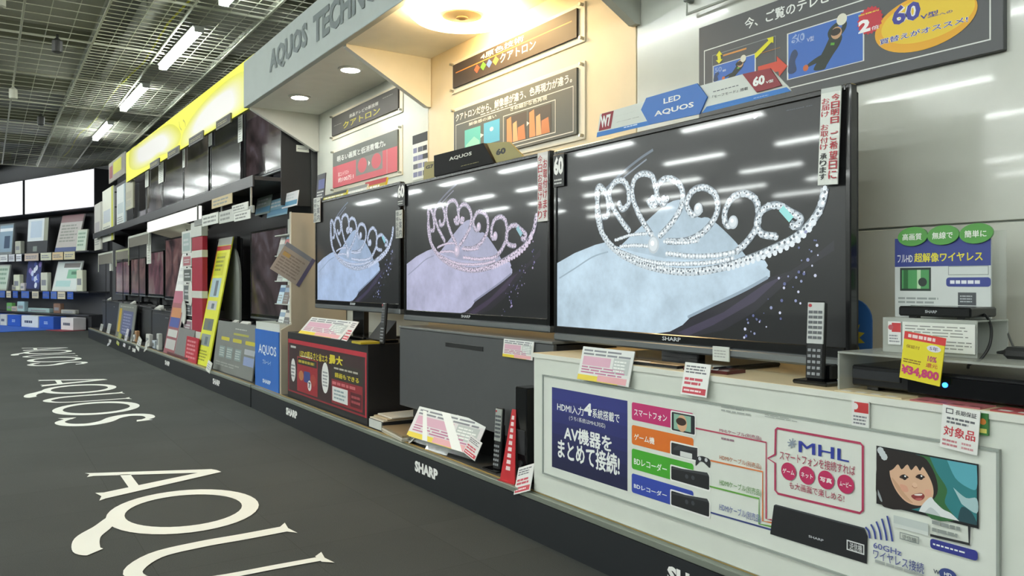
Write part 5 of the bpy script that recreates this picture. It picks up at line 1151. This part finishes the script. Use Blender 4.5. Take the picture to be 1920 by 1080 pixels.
# hanging panels beyond the banner
for i, (px0, px1, py0, py1, c, lb) in enumerate(((236, 250, 340, 395, '#b5b39a', 'beige hanging panel nearest the banner end'), (219, 235, 352, 432, '#dfe6e4', 'white hanging panel, second from the banner end'), (192, 212, 360, 455, '#e6e8d8', 'white and yellow hanging panel, third from the banner end'), (177, 190, 385, 470, '#d3d2c8', 'pale hanging panel farthest from the banner end'), (204, 234, 308, 345, '#8f8a80', 'small grey sign with yellow patch beyond the banner end'))):
    y_ = 1.9; x0, z1 = BV(px0, py0, y_); x1, _ = BV(px1, py0, y_); z0 = BV(px0, py1, y_)[1]
    def dh(p, w, h, i=i):
        if i == 4: p.rect((-w*.2, h*.3), (w*.3, h*.9), '#c9c832'); p.rect((-w*.45, h*.2), (-w*.25, h*.8), '#8a3a44'); return
        p.rect((w*.34, 0), (w*.5, h), ['#9a9a7a', '#9fb4c0', '#c9c83a', '#b9b9ae'][i]); p.lines((-w*.42, h*.1), (w*.25, h*.3), 4, '#9aa09c'); p.rect((-w*.4, h*.36), (w*.25, h*.6), ['#a9a690', '#c3d0d2', '#c4ccd2', '#b4b0b4'][i])
    t = card('hanging_panel', lb, 'panel', FB, ((x0+x1)/2, y_, z0), x1-x0, z1-z0, 0, 0, c, dh, th=0.02, group='hanging panels beyond the banner'); t.part('arm', box(-.01, .01, .0201, .07 if i == 0 else .41, (z1-z0) - .06, (z1-z0) - .04), dkgrey)

# leaning signs on the far platform
def lean(name, label, cat, bl, br, top, y0, y1, face, draw, th=0.012, group=None, zfoot=PZ):
    """a board standing at depth y0 with its top resting at depth y1; foot corners and top row measured in the photo"""
    x0 = FB.X(bl, y0); x1 = FB.X(br, y0); z1 = BV(top[0], top[1], y1)[1]; h = math.hypot(z1 - zfoot, y1 - y0)
    return card(name, label, cat, FB, ((x0+x1)/2, y0, zfoot), x1-x0, h, math.degrees(math.atan2(y1-y0, z1-zfoot)), 0, face, draw, th, group)
def dyel(p, w, h):
    Yc = '#dfe23a'; p.rect((-w*.5, h*.94), (w*.5, h), '#b3b8b0'); p.rect((-w*.5, h*.90), (w*.5, h*.935), '#b8343c')
    p.rect((-w*.42, h*.70), (w*.28, h*.88), '#cfd22a'); p.lines((-w*.36, h*.73), (w*.22, h*.86), 4, '#8f9230')
    for v0, v1, c in ((.53, .68, '#a9c4cc'), (.43, .50, '#b8bcc0'), (.27, .36, '#6f7466'), (.15, .24, '#8f9a94')): p.rect((-w*.40, h*v0), (w*.28, h*v1), c); p.rect((-w*.1, h*(v0 + .01)), (w*.1, h*(v1 - .02)), '#5b6a74')
    p.rect((-w*.5, h*.66), (-w*.44, h*.9), '#d88a3a'); p.lines((-w*.38, h*.03), (w*.3, h*.12), 4, '#9aa028')
lean('leaning_sign', 'tall yellow price sign leaning back on the far platform', 'sign', 366, 390, (416, 447), 1.86, 2.10, '#e3e63e', dyel)
def dwht(p, w, h):
    p.rect((-w*.5, 0), (w*.5, h*.42), '#9a5a62'); p.rect((-w*.5, h*.42), (w*.5, h*.52), '#b86a80')
    for v0, v1, c in ((.30, .38, '#c98a5a'), (.22, .30, '#4a5aa0'), (.14, .20, '#c9ccc6'), (.04, .12, '#c2c2be')): p.rect((-w*.42, h*v0), (w*.42, h*v1), c)
    p.lines((-w*.4, h*.56), (w*.4, h*.9), 6, '#dcdedc')
lean('leaning_sign', 'tall white sign with pinkish foot leaning back on the far platform', 'sign', 306, 326, (352, 440), 1.86, 2.12, '#eceeea', dwht)
# red column with white bands
x0 = FB.X(364, 1.93); x1 = FB.X(379, 1.93)
t = Thing('display_column', 'dark red column with white bands behind the leaning yellow sign', 'column', ((x0+x1)/2, 1.96, PZ), FB)
t.part('core', MB().box(x0 - .1, x1, 1.93, 1.985, PZ, 1.50, bev=.004), M('#a31f38', 0.45))
for z in (.42, .85, 1.28): t.part('white_band', MB().box(x0 - .104, x1 + .004, 1.926, 1.9855, z, z + .075, bev=.001), M('#cfd2c8', 0.5))
t.part('header', MB().box(x0 - .11, x1 + .01, 1.92, 1.9855, 1.5005, 1.66, bev=.003), M('#c6cbc2', 0.5))
# phone demo strip with screens
for i, (px, py0, py1, c, lb) in enumerate(((349, 435, 475, '#9fb0ae', 'topmost'), (350, 480, 500, '#b06a72', 'second'), (351, 503, 530, '#59605c', 'third'), (351, 532, 565, '#6a6f70', 'fourth'), (352, 568, 592, '#555a5c', 'fifth'), (352, 598, 625, '#9a7a86', 'lowest'))):
    y_ = 1.97; x0, z1 = BV(px - 8, py0, y_); x1, _ = BV(px + 9, py0, y_); z0 = BV(px, py1, y_)[1]
    t = card('picture_tag', 'small framed picture tag on the hanging chain by the red column, ' + lb + ' of six', 'picture tag', FB, ((x0+x1)/2, y_, z0), x1-x0, z1-z0, 0, 0, '#d3d6d0', lambda p, w, h, c=c: (p.rect((-w*.4, h*.1), (w*.4, h*.9), c), p.lines((-w*.3, h*.3), (w*.3, h*.7), 2, '#c9cccc')), th=0.015, group='picture tags on the chain')
t = Thing('tag_chain', 'thin upright pole carrying the small framed picture tags', 'pole', (FB.X(350, 1.99), 1.995, PZ), FB); xx = FB.X(350, 1.99); t.part('pole', box(xx - .008, xx + .008, 1.987, 1.998, PZ, BV(350, 430, 1.99)[1]), dkgrey); t.part('foot', box(xx - .08, xx + .08, 1.975, 1.9985, PZ, PZ + .008), dkgrey)
for px, py, lb in ((358, 550, 'white oval badge beside the picture tags'), (345, 585, 'lower white oval badge left of the picture tags')):
    a_ = BV(px, py, 1.955); t = Thing('oval_badge', lb, 'badge', (a_[0], 1.955, a_[1]), FB); t.part('disc', MB().prism(ell(a_[0], a_[1], .10, .135, 24), 'y', 1.95, 1.957), M('#d4d6ce', 0.45)); t.part('rim', MB().tube([(q[0], 1.953, q[1]) for q in ell(a_[0], a_[1], .10, .135, 24)], .006, 6, closed=True), M('#b4b7ae', 0.4))
# grey round topped board behind the yellow sign
x0 = FB.X(411, 2.13); x1 = FB.X(450, 2.13); z1 = BV(440, 455, 2.13)[1]; r_ = (x1-x0)/2
t = Thing('display_board', 'tall grey round topped board with dark cut-outs behind the yellow sign', 'board', ((x0+x1)/2, 2.13, .60), FB)
t.part('board', MB().prism([(x0, .622), (x1, .622)] + [((x0+x1)/2 + r_*math.cos(R(k)), z1 - r_ + r_*math.sin(R(k))) for k in range(0, 181, 12)], 'y', 2.125, 2.145), M('#868a84', 0.45))
for zz in (.72, 1.18): t.part('dark_cutout', MB().prism([(x0 - .0, zz), (x0 + .2, zz), (x0 + .13, zz + .16), (x0, zz + .2)], 'y', 2.120, 2.1248), M('#2b2c2e', 0.5))
# grey price board with yellow headings
def dgb(p, w, h):
    p.lines((-w*.02, h*.86), (w*.26, h*.90), 1, '#b9bcb6'); p.rect((-w*.05, h*.76), (w*.32, h*.80), '#a9a64a')
    for u in (-.36, -.05, .26): p.rect((w*u, h*.62), (w*(u + .22), h*.69), '#c4b93a', .3)
    for u in (-.38, -.18, .04): p.rect((w*u, h*.28), (w*(u + .15), h*.50), '#8a9a98'); p.lines((w*(u + .01), h*.30), (w*(u + .14), h*.48), 4, '#b3bcb8')
    p.rect((w*.26, h*.24), (w*.5, h*.40), '#8a9ac0'); p.rect((w*.26, h*.44), (w*.5, h*.54), '#a9aeb4'); p.lines((-w*.44, h*.10), (w*.2, h*.20), 2, '#9a9d98')
lean('price_board', 'grey price board with yellow headings leaning beside the blue fronted rack', 'price board', 399, 472, (436, 604), 1.88, 1.935, '#7d807c', dgb, th=0.01)
def dsb(p, w, h):
    p.rect((-w*.42, h*.15), (-w*.28, h*.85), '#c9a834'); p.rect((-w*.2, h*.1), (w*.38, h*.80), '#5a6088'); p.lines((-w*.15, h*.14), (w*.34, h*.74), 7, '#8f95b4'); p.lines((-w*.4, h*.88), (w*.4, h*.95), 1, '#a9aca4')
lean('price_board', 'small grey price board with blue table on the far platform', 'price board', 216, 248, (240, 570), 1.86, 1.92, '#7a7d76', dsb, th=0.01)
# grey slanted box and small things at the platform edge
x0 = FB.X(322, 1.90); x1 = FB.X(362, 1.90)
t = Thing('sloped_stand', 'grey sloped stand on the platform between the white and yellow leaning signs', 'stand', ((x0+x1)/2, 1.9, PZ), FB)
t.part('body', MB().prism([(1.86, PZ), (1.945, PZ), (1.945, .50), (1.92, .50)], 'x', x0, x1), M('#7e7f7d', 0.5)); t.part('lip', MB().box(x0, x1, 1.846, 1.8595, PZ, PZ + .03, bev=.002), M('#5c2a30', 0.5))
x0 = FB.X(350, 1.87); x1 = FB.X(372, 1.87)
card('shelf_sign', 'red card at the foot of the yellow leaning sign', 'sign', FB, ((x0+x1)/2, 1.845, PZ), x1-x0, .26, 6, 0, '#b8283a', lambda p, w, h: p.lines((-w*.4, h*.1), (w*.4, h*.9), 5, '#d88a90'), th=0.01)
for i, (px, py, w, h, c, lb) in enumerate(((203, 648, .30, .15, '#c9cbd0', 'white card drooping over the far platform edge'), (220, 646, .22, .17, '#a9b032', 'yellow green card drooping over the far platform edge'), (232, 650, .16, .26, '#d3d0d6', 'tall narrow white tag at the far platform edge'), (242, 655, .12, .14, '#9c9f9a', 'grey card behind the tall tag at the platform edge'), (257, 655, .20, .16, '#cfd1ca', 'pale tilted card at the platform edge, left of two'), (272, 658, .18, .13, '#dcdcd4', 'pale tilted card at the platform edge, right of two'), (389, 697, .14, .10, '#d6d8d0', 'small white card at the platform edge under the yellow sign'), (193, 617, .32, .16, '#c3c6c0', 'pale card standing on the platform near its far end'), (180, 608, .30, .12, '#b4b7b0', 'grey card standing at the very end of the platform'))):
    xq, zq = BV(px, py, 1.79)
    card('price_card', lb, 'price card', FB, (xq, 1.79 if i < 7 else 1.86, (zq if i < 7 else PZ)), w, h, 12, 0, c, px_grey if i % 2 else (lambda p, w, h: p.lines((-w*.4, h*.2), (w*.4, h*.8), 3, '#9a9da4')), th=0.006, group='cards along the far platform edge', ry=(-10, 6, 2, -5, 12, -14, 9, 0, 0)[i])
# small goods on the far platform and cabinets
goods = [(281, 618, .22, .16, '#d6d6d0', 'white folded leaflet on the platform under the large rosy television'), (300, 622, .12, .20, '#c9ccc6', 'white upright carton on the platform under the large rosy television'), (292, 596, .18, .10, '#b9c4cc', 'pale blue box on the platform behind the white leaflet'), (255, 610, .10, .10, '#cfcfca', 'small white box beside the small price board'), (258, 590, .12, .16, '#b48a62', 'tan tag beside the small price board')]
for px, py, w, h, c, lb in goods:
    yy = 1.90; xq = FB.X(px, yy)
    t = Thing('carton', lb, 'carton', (xq, yy, PZ), FB, group='small goods on the far platform'); t.part('box', MB().box(xq - w/2, xq + w/2, yy - .03, yy + .02, PZ, PZ + h, bev=.006), M(c, 0.5)); t.part('label', box(xq - w*.35, xq + w*.35, yy - .0315, yy - .0302, PZ + h*.3, PZ + h*.7), M('#8a8d90', 0.5))
for i, (px, z, w, c, lb) in enumerate(((460, .60, .30, '#dfe0dc', 'white paper stack on the cabinet by the nearest lower television'), (440, .60, .18, '#6a6c6a', 'grey paper stack on the cabinet by the nearest lower television'), (300, .66, .40, '#a9aba4', 'open pale brochure before the large rosy television'), (250, .68, .36, '#8f918a', 'pale brochure before the second rosy television'), (205, .70, .36, '#9a9c94', 'pale brochure on the farthest low cabinet'))):
    yy = 1.985; xq = FB.X(px, yy)
    t = Thing('brochure', lb, 'brochure', (xq, yy, z), FB, (0, 0, R(6 - 3*i)), local=True)
    t.part('lower_sheets', MB().box(-w/2, w/2, -.03, .03, 0, .02, bev=.002), M(c, 0.5)); t.part('cover', MB().prism([(-.03, .0205), (.03, .0205), (.03, .06)], 'x', -w*.45, w*.2), M('#e4e5df', 0.4))

# ------------------------------------------------------------------ back wall (third stretch)
def CV(px, py, y): return FC.V(px, py, y)
YC = 2.45
for px0, px1, lb in ((46, 176, 'large white lit panel high on the back wall, right one'), (-110, 42, 'large white lit panel high on the back wall, left one cut by the frame')):
    x0 = FC.X(px0, YC); x1 = FC.X(px1, YC); z1 = CV(110, 326, YC)[1]; z0 = CV(110, 396, YC)[1]
    t = Thing('light_box', lb, 'light box', ((x0+x1)/2, YC, z0), FC, group='lit panels on the back wall')
    t.part('case', MB().box(x0, x1, YC + .012, 2.949, z0, z1, bev=.004), M('#26272a', 0.5)); t.part('emissive_panel', box(x0 + .02, x1 - .02, YC, YC + .0115, z0 + .02, z1 - .02), M('#f4f5fa', emit=1.15))
zs = [CV(110, 472, YC)[1], CV(110, 546, YC)[1], CV(110, 588, YC)[1]]
xa, xb = FC.X(-60, YC), FC.X(166, YC)
t = Thing('shelf_unit', 'black shelf unit along the back wall with three levels', 'shelving', ((xa+xb)/2, 2.7, 0), FC)
t.part('back_board', box(xa, xb, 2.90, 2.948, 0, CV(110, 400, YC)[1]), M('#55565b', 0.5))
for i, z in enumerate(zs): t.part('shelf_board', MB().box(xa, xb, YC, 2.899, z - .03, z, bev=.003), M('#3c3d41', 0.45))
t.part('base', box(xa, xb, YC + .06, 2.899, 0, zs[2] - .031), M('#35363b', 0.5))
for xx in (xa, (xa+xb)/2, xb - .04): t.part('upright', box(xx, xx + .04, 2.86, 2.8995, zs[0], CV(110, 402, YC)[1]), M('#2a2b2e', 0.5))
cols = ['#e3e6e8', '#3a5fb4', '#dfe2e0', '#4f72c0', '#c9ccd0', '#d6cdb0']
def cbox(name, label, cat, px0, px1, z, h, c, draw=None, y=YC + .02, th=.02, tilt=0, group=None, emit=0.0):
    x0 = FC.X(px0, y); x1 = FC.X(px1, y)
    return card(name, label, cat, FC, ((x0+x1)/2, y, z), x1-x0, h, tilt, 0, c, draw, th, group)
lbls = ['white', 'blue', 'pale grey', 'light blue', 'grey', 'cream']
row = 0
for zi, (z, h, spans) in enumerate(((zs[0] - .18, .17, ((-30, -14), (0, 14), (16, 27), (30, 40), (46, 72), (76, 96), (98, 118), (120, 140))), (zs[1] - .17, .16, ((-30, -10), (0, 9), (12, 20), (24, 33), (40, 54), (60, 72), (80, 92), (95, 106), (108, 122), (126, 137))))):
    for k, (p0, p1) in enumerate(spans):
        c = (cols + ['#d8b98a'])[(k*2 + zi) % 6]
        if zi == 0 and k >= 4: c = ['#c9b8a8', '#cfd0b8', '#d8c39a', '#d3cba8'][k - 4]
        cbox('price_label', ['upper', 'middle'][zi] + ' back shelf price label, number %s from the left in its row' % ['one', 'two', 'three', 'four', 'five', 'six', 'seven', 'eight', 'nine', 'ten'][k], 'price label', p0, p1, z, h, c, lambda p, w, h: p.lines((-w*.4, h*.25), (w*.4, h*.75), 2, '#7d8290'), y=YC - .008, th=.007, group='price labels on the back shelves')
for k, (p0, p1, c, txt, lb) in enumerate(((-24, -2, '#3460b8', 0, 'leftmost blue carton in the bottom row of the back shelf'), (0, 12, '#d3d6cc', 1, 'small white carton in the bottom row of the back shelf'), (14, 38, '#2f5cb8', 0, 'blue carton left of the wide white one in the bottom row'), (40, 71, '#dfe4e4', 1, 'wide white carton with dark lettering in the bottom row'), (73, 100, '#2f5ab4', 0, 'blue carton right of the wide white one in the bottom row'), (114, 137, '#dfdde0', 1, 'white carton at the right end of the bottom row'))):
    x0 = FC.X(p0, YC - .25); x1 = FC.X(p1, YC - .25)
    t = Thing('carton', lb, 'carton', ((x0+x1)/2, YC - .1, .012), FC, group='cartons in the bottom row of the back shelf')
    t.part('box', MB().box(x0, x1, YC - .25, YC + .02, .0125, .27, bev=.006), M(c, 0.5))
    p = Print(YC - .25); (p.lines((x0 + (x1-x0)*.2, .10), (x1 - (x1-x0)*.2, .17), 1, '#3a4460', .8, 5) if txt else p.lines((x0 + (x1-x0)*.35, .10), (x1 - (x1-x0)*.35, .17), 2, '#b9c8e4', .6, 3)); p.done(t, 'print')
def screen_draw(kind):
    def f(p, w, h):
        if kind == 0: p.rect((-w*.46, h*.08), (w*.46, h*.95), '#8fa6b8'); p.rect((-w*.1, h*.2), (w*.3, h*.6), '#4a5a70'); p.rect((-w*.46, h*.75), (w*.46, h*.85), '#e4eaee')
        if kind == 1: p.rect((-w*.5, h*.35), (w*.3, h), '#dfe6ea'); p.rect((-w*.36, h*.45), (w*.2, h*.93), '#c3d3e2'); p.rect((w*.3, h*.35), (w*.5, h), '#9a9d8c'); p.rect((-w*.2, h*.05), (0, h*.2), '#8b9690')
        if kind == 2: p.rect((-w*.5, h*.80), (w*.5, h), '#8a6a6e'); p.lines((-w*.4, h*.25), (w*.4, h*.75), 6, '#8d9088'); p.rect((-w*.5, 0), (w*.5, h*.12), '#4a5a88')
        if kind == 3:
            p.rect((-w*.46, h*.06), (w*.46, h*.95), '#3c4474')
            for k in range(14): p.disc((random.uniform(-.38, .38)*w, random.uniform(.15, .9)*h), w*.09, random.choice(['#c8d4ea', '#8a7ab4', '#5a6ab0', '#dfe6f0']), n=10)
        if kind == 4: p.rect((-w*.46, h*.05), (w*.46, h*.96), '#dfe8e4'); p.rect((-w*.2, h*.78), (w*.44, h*.93), '#8f8a88'); p.rect((0, h*.42), (w*.42, h*.72), '#8ec4a4'); p.rect((-w*.4, h*.15), (w*.2, h*.35), '#b9dcd8'); p.rect((w*.15, h*.55), (w*.36, h*.65), '#54806a')
        if kind == 5: p.rect((-w*.46, h*.06), (w*.46, h*.95), '#c9d8c8'); p.lines((-w*.4, h*.2), (w*.4, h*.9), 4, '#8aa892')
    return f
Hpx = lambda a, b: CV(110, a, YC)[1] - CV(110, b, YC)[1]
for p0, p1, a, z, kind, c, tilt, nm, lb in ((-4, 22, 408, 0, 0, '#7f8688', 4, 'monitor', 'monitor with blue picture at the left end of the upper back shelf'), (50, 88, 404, 0, 1, '#4a4c50', 3, 'monitor', 'monitor with white picture on the upper back shelf'), (102, 143, 400, 0, 2, '#b9b4b0', 12, 'info_board', 'leaning pale info board on the upper back shelf'), (142, 160, 432, 0, 5, '#c9d0bc', 6, 'info_board', 'small pale green board at the right end of the upper back shelf'),
                                     (-8, 12, 492, 1, 5, '#aeb3aa', 8, 'tablet', 'tablet with pale green screen at the left end of the middle back shelf'), (46, 74, 484, 1, 3, '#2a2c3a', 6, 'tablet', 'tablet with blue and violet picture on the middle back shelf'), (97, 143, 488, 1, 4, '#d5d8d6', 12, 'tablet', 'large bright white and green screen on the middle back shelf')):
    t = cbox(nm, lb, {'monitor': 'monitor', 'info_board': 'board', 'tablet': 'tablet'}[nm], p0, p1, zs[z], Hpx(a, (472, 546)[z]), c, screen_draw(kind), y=YC + .08, th=.03, tilt=tilt)
    w_ = FC.X(p1, YC + .08) - FC.X(p0, YC + .08); t.part('rest', MB().box(-w_*.3, w_*.3, .0305, .06, .0, .3, bev=.004), dkgrey)
for i, (p0, p1, h, z, c, lb) in enumerate(((28, 38, .30, 0, '#b9bcae', 'leaning cream card on the upper back shelf'), (22, 30, .14, 1, '#a8a49c', 'small grey box beside the green tablet'), (25, 36, .38, 1, '#dfe2c8', 'tall cream bottle box on the middle back shelf'), (38, 45, .18, 1, '#cfc8c4', 'small pale jar box on the middle back shelf'), (76, 88, .42, 1, '#d6d8c6', 'tall pale box beside the violet tablet'), (143, 154, .46, 1, '#e0e2cc', 'tall cream box at the right end of the middle back shelf'), (12, 21, .20, 2, '#6fae62', 'green bottle box on the lowest back shelf'), (21, 31, .12, 2, '#b8a8a0', 'brown grey box on the lowest back shelf'), (32, 45, .24, 2, '#a9c8cc', 'pale blue box on the lowest back shelf'), (52, 92, .10, 2, '#9fb8b8', 'long pale teal box on the lowest back shelf'), (100, 112, .22, 2, '#8a6a58', 'brown box on the lowest back shelf'), (114, 140, .09, 2, '#a9a9a4', 'flat grey box at the right end of the lowest back shelf'))):
    yy = YC + .04; x0 = FC.X(p0, yy); x1 = FC.X(p1, yy)
    t = Thing('product_box', lb, 'box', ((x0+x1)/2, yy + .04, zs[z]), FC, group='small boxes on the back shelves'); t.part('box', MB().box(x0, x1, yy, yy + .10, zs[z], zs[z] + h, bev=.012), M(c, 0.5)); t.part('label', box(x0 + (x1-x0)*.15, x1 - (x1-x0)*.15, yy - .0016, yy - .0002, zs[z] + h*.3, zs[z] + h*.6), M('#8d9096', 0.5))
